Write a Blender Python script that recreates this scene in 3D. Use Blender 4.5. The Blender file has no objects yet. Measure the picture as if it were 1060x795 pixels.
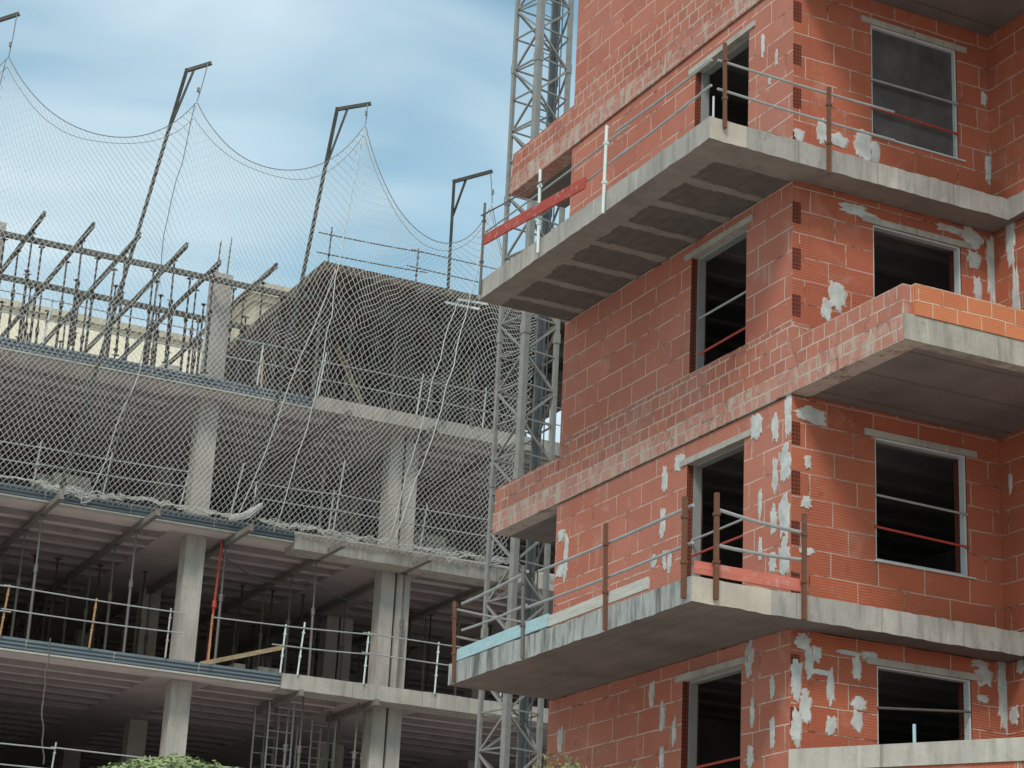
import bpy, math, random
from mathutils import Vector, noise
random.seed(7)
S = bpy.context.scene
COL = S.collection
R_ = math.radians
# ------------------------------------------------------------------ camera (measured from the photograph's vanishing points)
FPX, PITCH, ROLL, YAW = 2150.7, R_(18.846), R_(2.887), R_(25.6)
CAM = Vector((0, 0, 1.6))
cp, sp, cy, sy = math.cos(PITCH), math.sin(PITCH), math.cos(YAW), math.sin(YAW)
FW = Vector((sy*cp, cy*cp, sp)); R0 = Vector((cy, -sy, 0)); U0 = Vector((-sy*sp, -cy*sp, cp))
RT = math.cos(ROLL)*R0 + math.sin(ROLL)*U0
UP = -math.sin(ROLL)*R0 + math.cos(ROLL)*U0
def at(px, py, ax, val):
    """survey helper: where a sight line meets the real plane ax=val"""
    d = FW*FPX + RT*(px-530) - UP*(py-397.5)
    return CAM + d*((val-CAM[ax])/d[ax])
cd = bpy.data.cameras.new('camera'); cam = bpy.data.objects.new('camera', cd); COL.objects.link(cam)
from mathutils import Matrix
cam.matrix_world = Matrix(((RT.x, UP.x, -FW.x, 0), (RT.y, UP.y, -FW.y, 0), (RT.z, UP.z, -FW.z, 1.6), (0, 0, 0, 1)))
cd.sensor_width = 36; cd.lens = FPX/1060*36; cd.clip_end = 3000; cd.clip_start = .1
S.camera = cam

# ------------------------------------------------------------------ materials
class NT:
    def __init__(s, name):
        s.m = bpy.data.materials.new(name); s.m.use_nodes = True
        s.t = s.m.node_tree; s.n = s.t.nodes; s.bsdf = s.n['Principled BSDF']
        s.pos = s.n.new('ShaderNodeNewGeometry').outputs['Position']
    def lk(s, a, b): s.t.links.new(a, b)
    def val(s, sock, v):
        if hasattr(v, 'links') or isinstance(v, bpy.types.NodeSocket): s.lk(v, sock)
        else: sock.default_value = v
    def math(s, op, a, b=0.0, c=None):
        n = s.n.new('ShaderNodeMath'); n.operation = op
        s.val(n.inputs[0], a); s.val(n.inputs[1], b)
        if c is not None: s.val(n.inputs[2], c)
        return n.outputs[0]
    def vmul(s, v, k):
        n = s.n.new('ShaderNodeVectorMath'); n.operation = 'MULTIPLY'; s.val(n.inputs[0], v); n.inputs[1].default_value = k
        return n.outputs[0]
    def sep(s, v):
        n = s.n.new('ShaderNodeSeparateXYZ'); s.val(n.inputs[0], v); return n.outputs
    def comb(s, x, y, z):
        n = s.n.new('ShaderNodeCombineXYZ')
        for i, v in enumerate((x, y, z)): s.val(n.inputs[i], v)
        return n.outputs[0]
    def noise(s, scale, detail=4, rough=.55, vec=None, stretch=None, dist=0):
        n = s.n.new('ShaderNodeTexNoise'); v = vec if vec is not None else s.pos
        if stretch: v = s.vmul(v, stretch)
        s.val(n.inputs['Vector'], v); n.inputs['Scale'].default_value = scale
        n.inputs['Detail'].default_value = detail; n.inputs['Roughness'].default_value = rough; n.inputs['Distortion'].default_value = dist
        return n.outputs['Fac']
    def ramp(s, f, a, b, lo=0., hi=1.):
        n = s.n.new('ShaderNodeMapRange'); s.val(n.inputs[0], f)
        n.inputs[1].default_value = a; n.inputs[2].default_value = b; n.inputs[3].default_value = lo; n.inputs[4].default_value = hi
        return n.outputs[0]
    def mix(s, f, a, b, mode='MIX'):
        n = s.n.new('ShaderNodeMix'); n.data_type = 'RGBA'; n.blend_type = mode
        s.val(n.inputs[0], f)
        for i, c in ((6, a), (7, b)):
            if isinstance(c, (tuple, list)): n.inputs[i].default_value = (*c[:3], 1)
            else: s.lk(c, n.inputs[i])
        return n.outputs[2]
    def bump(s, h, strength=.3, dist=.01):
        n = s.n.new('ShaderNodeBump'); n.inputs['Strength'].default_value = strength; n.inputs['Distance'].default_value = dist
        s.val(n.inputs['Height'], h); s.lk(n.outputs[0], s.bsdf.inputs['Normal'])
    def out(s, c, rough=.9, metal=0, spec=.3):
        if isinstance(c, (tuple, list)): s.bsdf.inputs['Base Color'].default_value = (*c[:3], 1)
        else: s.lk(c, s.bsdf.inputs['Base Color'])
        s.val(s.bsdf.inputs['Roughness'], rough); s.bsdf.inputs['Metallic'].default_value = metal
        s.bsdf.inputs['Specular IOR Level'].default_value = spec
        return s.m

def concrete(name, c1, c2, scale=1.6, streak=0, pits=.5, dark=(.12, .11, .10), boards=None, rough=.92):
    t = NT(name)
    c = t.mix(t.ramp(t.noise(scale, 6, .6), .3, .7), c1, c2)
    c = t.mix(t.math('MULTIPLY', t.ramp(t.noise(22, 3, .7), .58, .75), pits*.5), c, dark)
    c = t.mix(t.math('MULTIPLY', t.ramp(t.noise(scale*4, 4, .7), .55, .8), .35), c, tuple(min(1, x*1.35) for x in c1))
    c = t.mix(t.math('MULTIPLY', t.ramp(t.noise(3.1, 6, .75, dist=.5), .60, .68), pits*.7), c, tuple(k*.5 for k in c2))
    if streak:
        f = t.ramp(t.noise(3.2, 4, .6, stretch=(2.2, 2.2, .35)), .47, .66)
        c = t.mix(t.math('MULTIPLY', f, streak), c, dark)
    if streak:
        f2 = t.ramp(t.noise(2.3, 5, .65, stretch=(3.0, 3.0, .25)), .60, .70)
        c = t.mix(t.math('MULTIPLY', f2, min(.5, streak)), c, tuple(min(.8, x*1.5) for x in c1))
        f3 = t.ramp(t.noise(1.7, 5, .65, stretch=(3.4, 3.4, .3)), .64, .72)
        c = t.mix(t.math('MULTIPLY', f3, min(.4, streak)), c, (.22, .13, .08))
    if boards:
        x, y, z = t.sep(t.pos); a = (x, y)[boards[0]]
        fr = t.math('FRACT', t.math('DIVIDE', t.math('ADD', a, t.math('MULTIPLY', t.noise(.9, 1), .05)), boards[1]))
        l = t.math('LESS_THAN', fr, .06)
        c = t.mix(t.math('MULTIPLY', l, .5 if boards[1] < 1 else 0), c, dark)
        if boards[1] >= 1: c = t.mix(t.math('MULTIPLY', t.math('LESS_THAN', fr, .012), .6), c, dark)
        fl = t.math('FLOOR', t.math('DIVIDE', a, boards[1]))
        wn = t.n.new('ShaderNodeTexWhiteNoise'); wn.noise_dimensions = '1D'; t.lk(fl, wn.inputs['W'])
        c = t.mix(t.ramp(wn.outputs[0], 0, 1, 0, .35), c, tuple(x*.6 for x in c1))
    t.bump(t.math('ADD', t.noise(14, 5, .7), t.math('MULTIPLY', t.noise(2, 3), .6)), .35, .02)
    return t.out(c, rough)

def brick(name, c1, c2, mortar, bw=.72, bh=.325, z0=0, msize=.011, smear=.1, grooves=.5, dust=.15, drip=0, cell_shade=False, rowmix=0):
    t = NT(name)
    x, y, z = t.sep(t.pos)
    wob = t.math('MULTIPLY', t.math('SUBTRACT', t.noise(3.2, 2), .5), .03)
    u = t.math('ADD', t.math('ADD', x, y), wob)
    v = t.math('ADD', t.math('SUBTRACT', z, z0), t.math('MULTIPLY', t.math('SUBTRACT', t.noise(2.1, 2), .5), .03))
    row = t.math('FLOOR', t.math('DIVIDE', v, bh))
    wr = t.n.new('ShaderNodeTexWhiteNoise'); wr.noise_dimensions = '1D'; t.lk(row, wr.inputs['W'])
    u = t.math('ADD', u, t.math('MULTIPLY', wr.outputs[0], bw*.35))
    b = t.n.new('ShaderNodeTexBrick'); t.lk(t.comb(u, v, 0), b.inputs['Vector'])
    b.offset = .5; b.inputs['Scale'].default_value = 1; b.inputs['Brick Width'].default_value = bw; b.inputs['Row Height'].default_value = bh
    b.inputs['Mortar Size'].default_value = msize; b.inputs['Mortar Smooth'].default_value = .15; b.inputs['Bias'].default_value = 0
    b.inputs['Color1'].default_value = (*c1, 1); b.inputs['Color2'].default_value = (*c2, 1); b.inputs['Mortar'].default_value = (*mortar, 1)
    fac = b.outputs['Fac']
    # the joint is uneven: filled here, raked out and shadowed there
    jn = t.noise(2.6, 4, .7)
    bodyc = t.mix(t.ramp(t.noise(1.1, 5, .6), .3, .72), c1, c2)
    bcol = t.mix(.35, b.outputs['Color'], bodyc)
    bcol = t.mix(t.math('MULTIPLY', t.ramp(t.noise(5.5, 4, .7), .62, .70), .5), bcol, tuple(k*.42 for k in c1))
    joint = t.mix(t.ramp(jn, .36, .50), tuple(k*.38 for k in c1), mortar)
    c = t.mix(fac, bcol, joint)
    # smeared mortar and lime bloom
    c = t.mix(t.math('MULTIPLY', t.ramp(t.noise(2.4, 6, .68, dist=.6), .56, .72), smear), c, mortar)
    c = t.mix(t.math('MULTIPLY', t.ramp(t.noise(.55, 3), .3, .75), dust), c, (.62, .50, .46))
    c = t.mix(t.math('MULTIPLY', t.ramp(t.noise(9, 5, .75), .55, .8), .3), c, tuple(k*.55 for k in c1))
    if drip:
        f = t.ramp(t.noise(4.5, 5, .7, stretch=(1.6, 1.6, .45), dist=.4), .5, .62)
        c = t.mix(t.math('MULTIPLY', f, drip), c, (.44, .35, .29))
        c = t.mix(t.math('MULTIPLY', t.ramp(t.noise(7, 5, .7), .6, .7), drip), c, (.17, .14, .12))
    gr = t.math('SINE', t.math('MULTIPLY', v, 2*math.pi/.036))
    gm = t.math('MULTIPLY', t.ramp(gr, -.2, -.95), t.math('MULTIPLY', t.ramp(t.noise(.9, 2), .35, .6), grooves))
    c = t.mix(gm, c, tuple(k*.5 for k in c1))
    if cell_shade:
        gu = t.math('SINE', t.math('MULTIPLY', t.math('ADD', x, y), 2*math.pi/.05))
        gv = t.math('SINE', t.math('MULTIPLY', z, 2*math.pi/.055))
        h = t.math('MULTIPLY', t.math('GREATER_THAN', gu, -.2), t.math('GREATER_THAN', gv, -.1))
        c = t.mix(h, tuple(k*.7 for k in c1), (.05, .02, .014))  # shade inside the block cells is put into the colour, the face stays flat
    ht = t.math('ADD', t.math('MULTIPLY', fac, -1.), t.math('ADD', t.math('MULTIPLY', gm, -.35), t.math('MULTIPLY', t.noise(16, 4), .3)))
    t.bump(ht, .9, .02)
    return t.out(c, .88, spec=.25)

def paint(name, c, rust=0., rough=.55, metal=0, rc=(.16, .06, .03), var=.25):
    t = NT(name)
    k = t.mix(t.ramp(t.noise(3, 4), .3, .7, 0, var), c, tuple(x*.55 for x in c))
    k = t.mix(t.math('MULTIPLY', t.ramp(t.noise(6, 5, .7), .52-.25*rust, .68-.2*rust), min(1, rust*1.2)), k, rc)
    k = t.mix(t.math('MULTIPLY', t.ramp(t.noise(18, 3, .7), .58, .75), .25), k, (.35, .33, .3))
    t.bump(t.noise(30, 3), .15, .004)
    return t.out(k, rough, metal)

def wood(name, c, ax=2, var=.5):
    t = NT(name)
    st = [(9, 9, 9)][0]; st = list(st); st[ax] = .8
    k = t.mix(t.ramp(t.noise(2.2, 5, .7, stretch=tuple(st)), .35, .7), c, tuple(x*(1-var) for x in c))
    k = t.mix(t.math('MULTIPLY', t.ramp(t.noise(7, 5, .75), .54, .64), .55), k, (.38, .35, .32))
    t.bump(t.noise(3, 5, .7, stretch=tuple(st)), .2, .005)
    return t.out(k, .85)

M = {}
M['brick'] = brick('fired_clay_block', (.43, .116, .060), (.325, .084, .046), (.50, .345, .28), z0=.06, smear=.25, dust=.05, msize=.009)
M['brick_pale'] = brick('pale_clay_block', (.45, .146, .094), (.36, .110, .071), (.56, .40, .33), z0=.13, smear=.3, dust=.12, msize=.010, grooves=.35)  # paler, pinker block mix for the left-hand facade
M['brick_small'] = brick('small_clay_brick', (.43, .138, .085), (.30, .086, .056), (.50, .36, .29), bw=.25, bh=.2, z0=.10, smear=.35, dust=.16, grooves=.1, msize=.012, drip=.10)
M['brick_new'] = brick('new_orange_brick', (.56, .19, .085), (.44, .125, .055), (.56, .37, .26), bw=.36, bh=.2, z0=.10, smear=.06, dust=.02, grooves=.3, msize=.009)
M['brick_band'] = brick('mortar_stained_brick', (.43, .17, .12), (.36, .12, .08), (.45, .37, .31), bw=.30, bh=.16, z0=.10, smear=.8, dust=.25, grooves=0, drip=1.0, msize=.012)
M['cell_shade'] = brick('block_end_cell_shade', (.24, .055, .032), (.18, .042, .024), (.3, .2, .15), cell_shade=True, smear=.02, dust=0)
M['ribbed'] = brick('ribbed_clay_block', (.42, .125, .07), (.34, .09, .05), (.5, .37, .28), bw=.9, bh=.5, smear=.2, dust=.05, grooves=0)
M['plaster'] = concrete('white_plaster', (.56, .555, .54), (.36, .35, .335), 6, pits=.5, dark=(.27, .25, .23))
def smear_mat():
    t = NT('thin_plaster_smear')
    f = t.ramp(t.noise(11, 5, .75), .42, .60)
    c = t.mix(f, (.40, .125, .07), (.50, .45, .41))
    t.bump(t.noise(20, 4), .5, .01)
    return t.out(c, .9)
M['smear'] = smear_mat()
M['conc'] = concrete('cast_concrete', (.44, .395, .355), (.27, .243, .222), 1.4, streak=.45, pits=.9, boards=(0, 1.25))
M['conc_streak'] = concrete('streaked_concrete', (.38, .375, .36), (.26, .255, .24), 2.2, streak=.9, dark=(.085, .085, .08))
M['conc_cream'] = concrete('cream_concrete', (.52, .44, .36), (.38, .32, .265), 2.2, streak=.15, pits=.25, dark=(.25, .21, .16))
M['conc_algae'] = concrete('rain_marked_concrete', (.42, .37, .31), (.28, .245, .21), 2.2, streak=.6, dark=(.15, .135, .10))
M['conc_col'] = concrete('column_concrete', (.46, .415, .37), (.32, .287, .26), 1.2, streak=.25, pits=.8)
M['conc_light'] = concrete('pale_slab_edge', (.49, .443, .39), (.32, .287, .257), 1.6, streak=.35, pits=.9, boards=(0, 1.6))
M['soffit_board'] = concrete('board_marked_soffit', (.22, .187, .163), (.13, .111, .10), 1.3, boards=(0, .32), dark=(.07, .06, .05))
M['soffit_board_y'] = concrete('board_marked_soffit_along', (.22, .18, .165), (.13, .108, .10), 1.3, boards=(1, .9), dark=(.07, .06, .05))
def ribbed_soffit():
    t = NT('block_and_rib_soffit'); x, y, z = t.sep(t.pos)
    yy = t.math('ADD', y, t.math('MULTIPLY', t.math('SUBTRACT', t.noise(2.6, 5, .75), .5), .26))
    fr = t.math('PINGPONG', t.math('SUBTRACT', yy, 20.9), .42)
    rib = t.ramp(fr, .11, .08)
    xx = t.math('ADD', x, t.math('MULTIPLY', t.math('SUBTRACT', t.noise(3.6, 4, .7), .5), .22))
    edge = t.ramp(xx, 12.84, 12.80); edge2 = t.ramp(t.math('ADD', y, t.math('MULTIPLY', t.noise(4, 3), .12)), 21.12, 21.08)
    m = t.math('MAXIMUM', t.math('MAXIMUM', rib, edge), edge2)
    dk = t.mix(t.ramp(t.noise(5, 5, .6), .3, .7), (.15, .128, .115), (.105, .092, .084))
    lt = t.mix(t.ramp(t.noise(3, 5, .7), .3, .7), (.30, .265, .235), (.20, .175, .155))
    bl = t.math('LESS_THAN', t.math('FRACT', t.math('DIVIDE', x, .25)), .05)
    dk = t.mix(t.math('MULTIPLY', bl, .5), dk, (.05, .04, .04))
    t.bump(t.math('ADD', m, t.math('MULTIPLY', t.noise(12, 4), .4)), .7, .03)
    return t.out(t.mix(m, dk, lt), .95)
M['soffit_rib'] = ribbed_soffit()
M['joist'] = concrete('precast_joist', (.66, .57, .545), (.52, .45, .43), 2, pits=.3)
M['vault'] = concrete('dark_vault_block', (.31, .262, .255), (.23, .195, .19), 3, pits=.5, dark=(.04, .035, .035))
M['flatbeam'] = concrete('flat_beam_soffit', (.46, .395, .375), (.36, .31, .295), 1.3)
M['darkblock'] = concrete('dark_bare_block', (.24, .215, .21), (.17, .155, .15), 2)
M['zinc'] = paint('galvanised_steel', (.36, .36, .355), .05, .5, .3)
M['zinc_pale'] = paint('pale_metal_frame', (.58, .59, .60), .0, .45, .1)
M['tube'] = paint('grey_scaffold_tube', (.40, .40, .39), .12, .5, .3)
M['tube_dark'] = paint('dark_scaffold_tube', (.13, .125, .12), .3, .6, .2)
M['tube_white'] = paint('white_post_paint', (.62, .66, .64), .05, .5)
M['rust'] = paint('rusty_post', (.13, .062, .042), .6, .8, .0)
M['redtube'] = paint('red_tube_paint', (.42, .06, .045), .1, .5)
M['orange'] = wood('orange_timber_post', (.48, .26, .12))
M['prop'] = paint('worn_prop_steel', (.05, .048, .047), .4, .65, .3, rc=(.13, .075, .05))
M['prop_pale'] = paint('grey_prop_steel', (.15, .145, .135), .3, .6, .3, rc=(.2, .1, .06))
M['ceilbeam'] = paint('ceiling_beam_paint', (.20, .185, .165), .3, .7, 0)
M['formbeam'] = paint('formwork_beam_paint', (.10, .10, .082), .25, .7, 0, rc=(.2, .14, .09))
M['formedge'] = paint('blue_grey_form_sheet', (.17, .20, .225), .1, .5, .3, rc=(.30, .29, .27))
M['ply'] = wood('formwork_plywood', (.135, .09, .065), 1)
M['plank_red'] = wood('red_painted_board', (.44, .075, .055), 1, .35)
M['plank_pink'] = wood('faded_red_board', (.60, .17, .12), 0, .3)
M['plank_blue'] = wood('pale_blue_board', (.36, .52, .56), 1, .25)
M['plank_grey'] = wood('weathered_grey_board', (.50, .47, .42), 1, .3)
M['timber'] = wood('raw_timber', (.44, .32, .19), 0)
M['crane'] = paint('grey_mast_paint', (.245, .24, .225), .2, .5, 0)
M['crane_dark'] = paint('dark_conduit_paint', (.10, .105, .11), .1, .5, 0)  # darker grey paint of the far leg and the cable pipes
M['net'] = NT('knotted_net_cord').out((.52, .505, .49), .9)
M['netpale'] = NT('bunched_net_cord').out((.62, .60, .56), .9)
M['rope'] = NT('grey_rope').out((.20, .20, .195), .9)
M['gallows'] = paint('net_post_steel', (.055, .055, .05), .15, .6, .2, rc=(.32, .20, .10))
M['cream'] = concrete('cream_render', (.78, .70, .54), (.70, .62, .47), .8, streak=.12, pits=.1, dark=(.45, .38, .26))
M['stone'] = concrete('warm_stone', (.50, .44, .33), (.38, .33, .25), 1.5, streak=.35)
M['ochre'] = concrete('ochre_render', (.78, .62, .30), (.70, .54, .26), .9, pits=.1)
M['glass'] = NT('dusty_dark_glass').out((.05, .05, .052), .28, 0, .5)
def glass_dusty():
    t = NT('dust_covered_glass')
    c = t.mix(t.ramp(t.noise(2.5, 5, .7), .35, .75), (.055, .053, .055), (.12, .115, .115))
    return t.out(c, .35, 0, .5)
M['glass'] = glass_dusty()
def ground_mat():
    t = NT('packed_earth'); c = t.mix(t.noise(.3, 6), (.42, .375, .34), (.50, .45, .41)); t.bump(t.noise(3, 6), .5, .05); return t.out(c, .95)
M['ground'] = ground_mat()
def leaf_mat(n, a, b):
    t = NT(n); oi = t.noise(3.0, 3); c = t.mix(t.ramp(oi, .35, .65), a, b)
    t.bsdf.inputs['Subsurface Weight'].default_value = 0
    return t.out(c, .55)
M['leaf'] = leaf_mat('hedge_leaf', (.15, .19, .065), (.27, .31, .14))
M['leaf2'] = leaf_mat('vine_leaf', (.12, .13, .05), (.26, .22, .10))
M['bark'] = wood('bark', (.14, .10, .07))

# ------------------------------------------------------------------ mesh builder
class MB:
    def __init__(s): s.v = []; s.f = []; s.mi = []; s.mats = []
    def slot(s, m):
        if m not in s.mats: s.mats.append(m)
        return s.mats.index(m)
    def face(s, pts, m=0):
        k = len(s.v); s.v += [Vector(p) for p in pts]; s.f.append(tuple(range(k, k+len(pts)))); s.mi.append(m)
    def box(s, a, b, m=0):
        x0, y0, z0 = (min(p, q) for p, q in zip(a, b)); x1, y1, z1 = (max(p, q) for p, q in zip(a, b))
        k = len(s.v)
        s.v += [Vector(p) for p in ((x0,y0,z0),(x1,y0,z0),(x1,y1,z0),(x0,y1,z0),(x0,y0,z1),(x1,y0,z1),(x1,y1,z1),(x0,y1,z1))]
        for q in ((3,2,1,0),(4,5,6,7),(0,1,5,4),(1,2,6,5),(2,3,7,6),(3,0,4,7)): s.f.append(tuple(k+i for i in q)); s.mi.append(m)
        return s
    def bar(s, p, q, w, h=None, m=0, up=(0, 0, 1)):
        """rectangular bar, w across, h along 'up'"""
        p, q = Vector(p), Vector(q); h = h or w; d = (q-p).normalized(); u = Vector(up)
        if abs(d.dot(u)) > .98: u = Vector((0, 1, 0))
        a = d.cross(u).normalized(); b = a.cross(d).normalized(); k = len(s.v)
        for c in (p, q):
            for i, j in ((-1,-1),(1,-1),(1,1),(-1,1)): s.v.append(c + a*(i*w/2) + b*(j*h/2))
        for f in ((0,1,2,3),(7,6,5,4),(0,4,5,1),(1,5,6,2),(2,6,7,3),(3,7,4,0)): s.f.append(tuple(k+i for i in f)); s.mi.append(m)
        return s
    def tube(s, pts, r, n=8, m=0, cap=True, r2=None):
        pts = [Vector(p) for p in pts]; rings = []
        for i, p in enumerate(pts):
            d = (pts[min(i+1, len(pts)-1)] - pts[max(i-1, 0)]).normalized()
            u = Vector((0, 0, 1)) if abs(d.z) < .9 else Vector((1, 0, 0))
            a = d.cross(u).normalized(); b = a.cross(d).normalized(); k = len(s.v)
            rr = r if r2 is None else r + (r2-r)*i/(len(pts)-1)
            for j in range(n):
                t = 2*math.pi*j/n; s.v.append(p + a*math.cos(t)*rr + b*math.sin(t)*rr)
            rings.append(k)
        for k0, k1 in zip(rings, rings[1:]):
            for j in range(n): s.f.append((k0+j, k0+(j+1) % n, k1+(j+1) % n, k1+j)); s.mi.append(m)
        if cap:
            s.f.append(tuple(rings[0]+j for j in range(n))[::-1]); s.mi.append(m)
            s.f.append(tuple(rings[-1]+j for j in range(n))); s.mi.append(m)
        return s
    def prism(s, poly, z0, z1, m=0, mb=None):
        """poly = list of (x,y)"""
        n = len(poly)
        s.face([(x, y, z1) for x, y in poly], m); s.face([(x, y, z0) for x, y in reversed(poly)], m if mb is None else mb)
        for i in range(n):
            a, b = poly[i], poly[(i+1) % n]; s.face([(*a, z0), (*b, z0), (*b, z1), (*a, z1)], m)
        return s
    def build(s, name, mats, parent=None, smooth=False, origin=None):
        me = bpy.data.meshes.new(name)
        if parent is None and origin is None:
            xs = [v.x for v in s.v]; ys = [v.y for v in s.v]; zs = [v.z for v in s.v]
            origin = Vector(((min(xs)+max(xs))/2, (min(ys)+max(ys))/2, min(zs)))
        if parent is not None: origin = Vector(parent['_w'])
        origin = Vector(origin)
        me.from_pydata([v-origin for v in s.v], [], s.f)
        if not isinstance(mats, (list, tuple)): mats = [mats]
        for m in mats: me.materials.append(m)
        if len(mats) > 1: me.polygons.foreach_set('material_index', s.mi)
        if smooth: me.polygons.foreach_set('use_smooth', [True]*len(s.f))
        me.update()
        o = bpy.data.objects.new(name, me); COL.objects.link(o)
        if parent is not None: o.parent = parent
        else: o.location = origin
        o['_w'] = tuple(origin)
        return o
def tag(o, label=None, cat=None, group=None, kind=None):
    for k, v in (('label', label), ('category', cat), ('group', group), ('kind', kind)):
        if v: o[k] = v
    return o
def thing(name, loc, label, cat, group=None):
    o = bpy.data.objects.new(name, None); COL.objects.link(o); o.location = loc; o['_w'] = tuple(loc); o.empty_display_size = .3
    return tag(o, label, cat, group)
def copy_tree(o, loc, label=None):
    c = o.copy(); COL.objects.link(c); c.location = loc
    if label: c['label'] = label
    for ch in o.children:
        d = ch.copy(); COL.objects.link(d); d.parent = c
        for g in ch.children:
            e = g.copy(); COL.objects.link(e); e.parent = d
    return c

# ------------------------------------------------------------------ ground
g = MB(); g.face([(-900, -900, 0), (900, -900, 0), (900, 900, 0), (-900, 900, 0)]); tag(g.build('ground', M['ground'], origin=(0, 0, 0)), kind='structure')

# ================================================================== BRICK BUILDING
XL, YR, XI, YF = 13.99, 20.96, 17.28, 27.38
TH = .26
bb = thing('brick_building', (XL, YR, 0), 'unfinished red clay block building with concrete balconies on the right', 'building')
SOF = {0: 16.2, 1: 13.15, 2: 10.18, 3: 7.15, 4: 4.17, 5: 1.1, -1: 19.2}

def wall(name, axis, c, th, u0, u1, z0, z1, holes, mats, patches=(), ends=()):
    """axis 0: plane X=c with u=Y; axis 1: plane Y=c with u=X. Outer face at c, thickness grows by th"""
    b = MB()
    P = (lambda u, z, d: (c+d, u, z)) if axis == 0 else (lambda u, z, d: (u, c+d, z))
    us = sorted({u0, u1, *[h[0] for h in holes], *[h[1] for h in holes]}); zs = sorted({z0, z1, *[h[2] for h in holes], *[h[3] for h in holes]})
    inh = lambda u, z: any(h[0] < u < h[1] and h[2] < z < h[3] for h in holes)
    for a, a2 in zip(us, us[1:]):
        for q, q2 in zip(zs, zs[1:]):
            if inh((a+a2)/2, (q+q2)/2): continue
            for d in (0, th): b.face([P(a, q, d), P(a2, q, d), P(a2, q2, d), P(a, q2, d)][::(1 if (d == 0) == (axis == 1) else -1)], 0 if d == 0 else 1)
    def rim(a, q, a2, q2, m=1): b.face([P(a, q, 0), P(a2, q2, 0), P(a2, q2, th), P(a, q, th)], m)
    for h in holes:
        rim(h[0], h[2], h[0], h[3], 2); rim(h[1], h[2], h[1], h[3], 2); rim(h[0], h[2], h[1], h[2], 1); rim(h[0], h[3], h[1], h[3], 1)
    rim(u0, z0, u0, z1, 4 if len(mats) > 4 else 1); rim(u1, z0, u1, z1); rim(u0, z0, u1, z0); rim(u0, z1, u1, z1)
    sgn = -1 if th > 0 else 1
    rnd = random.Random(len(b.v)+len(patches))
    for (u, z, w, h, *k) in patches:      # trowelled plaster dabs: uneven raised blobs on the face
        mi = 3; n = 40; ph = rnd.random()*9; ctr = P(u, z, sgn*.012); ring = []; base = []
        for i in range(n):
            t = 2*math.pi*i/n; e = abs(math.cos(t))**.75*(1 if math.cos(t) > 0 else -1), abs(math.sin(t))**.75*(1 if math.sin(t) > 0 else -1)
            rr = 1 + .40*noise.noise(Vector((math.cos(t)*1.9+ph, math.sin(t)*1.9, ph))) + .26*noise.noise(Vector((math.cos(t)*5, math.sin(t)*5+ph, ph))) + rnd.uniform(-.07, .07)
            uu, zz = u+e[0]*w/2*rr, z+e[1]*h/2*rr
            ring.append(P(u+(uu-u)*.93, z+(zz-z)*.96, sgn*.010)); base.append(P(uu, zz, sgn*.001))
        skirt = []
        for i in range(n):
            t = 2*math.pi*i/n; k2 = 1+.22*abs(noise.noise(Vector((math.cos(t)*3+ph, math.sin(t)*3, 7))))+rnd.uniform(0, .10)
            bu, bz = (base[i][1], base[i][2]) if axis == 0 else (base[i][0], base[i][2])
            skirt.append(P(u+(bu-u)*k2+math.copysign(.012, bu-u), z+(bz-z)*(k2*.5+.5), sgn*.0022))
        base = [P(*((q[1], q[2]) if axis == 0 else (q[0], q[2])), sgn*.0035) for q in base]
        for i in range(n):
            j = (i+1) % n; b.face([ctr, ring[i], ring[j]], mi); b.face([ring[i], base[i], base[j], ring[j]], mi); b.face([base[i], skirt[i], skirt[j], base[j]], 5)
    for (ua, ub, za, zb) in ends:         # flat block ends with the dark of their cells painted on, toothed at the corner
        b.face([P(ua, za, sgn*.003), P(ub, za, sgn*.003), P(ub, zb, sgn*.003), P(ua, zb, sgn*.003)], 2)
    return b.build(name, mats, bb)

def pp(axis, c, lst):
    out = []
    for (px, py, w, h) in lst:
        p = at(px, py, axis, c); q = at(px+w/2, py, axis, c); r = at(px-w/2, py, axis, c); s2 = at(px, py-h/2, axis, c); s3 = at(px, py+h/2, axis, c)
        out.append((p[1-axis], p.z, abs(q[1-axis]-r[1-axis])*.84, abs(s2.z-s3.z)*.92))
    return out
RP = pp(1, YR, [(839,429.5,34,17),(835,571,17,9),(831,664,17,17),(838,686,9,34),(845,677,9,17),(824,703,12,45),(833.6,731,14,37),(824,752,12,40),
    (860,711,8,40),(850,696,23,6),(887,692,10,25),(901,680,20,11),(879,676,28,5),(860,752,12,22),(889,728,17,15),(887,746,11,22),(1019,700,19,20),(1014,688,20,8),(1017,723,11,8),
    (1038,715,10,80),(866,307,18,31),(855,320,11,23),(884,217,31,12),(900,225,22,9),(1006,246,22,20),(1008,268,15,19),(1012,300,9,30),(1027,278,10,80),(985,238,34,8),
    (851,136,11,28),(868,146,22,14),(893,150,20,32),(906,158,11,25),(1018,103,6,14),(827,140,12,14),(1023,176,6,30),(836,478,8,14),(835,520,11,14),(1027,160,5,22)])
LP = pp(0, XL, [(816,431,8,48),(813,479,13,40),(812,533,12,45),(812,577,13,40),(802.5,442,7,28),(802.5,492,6,36),(801,538,7,31),(787,521,4,31),(787,568,4,25),(800,582,8,22),
    (782.6,442,14,26),(775.6,680,9,38),(799.6,711.5,5,25),(779,737,5,31),(799.6,759,5,34),(777,783,7,24),(675,717,6,28),(685.6,742,5,31),(698,757,4,28),(685,787,5,28),
    (580,765,6,28),(580,591,10,14),(688,496,6,28),(686,541,6,31),(688,581,4,23),(693,581,4,23),(703,479,12,17),(581,554,9,11),(789.7,47,4,22),(804,61,3,17),(797,83,3,9),(732,409,9,8),(677,581,6,14),
    (768,392,5,12),(586,575,4,50),(587,500,3,30)])
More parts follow.
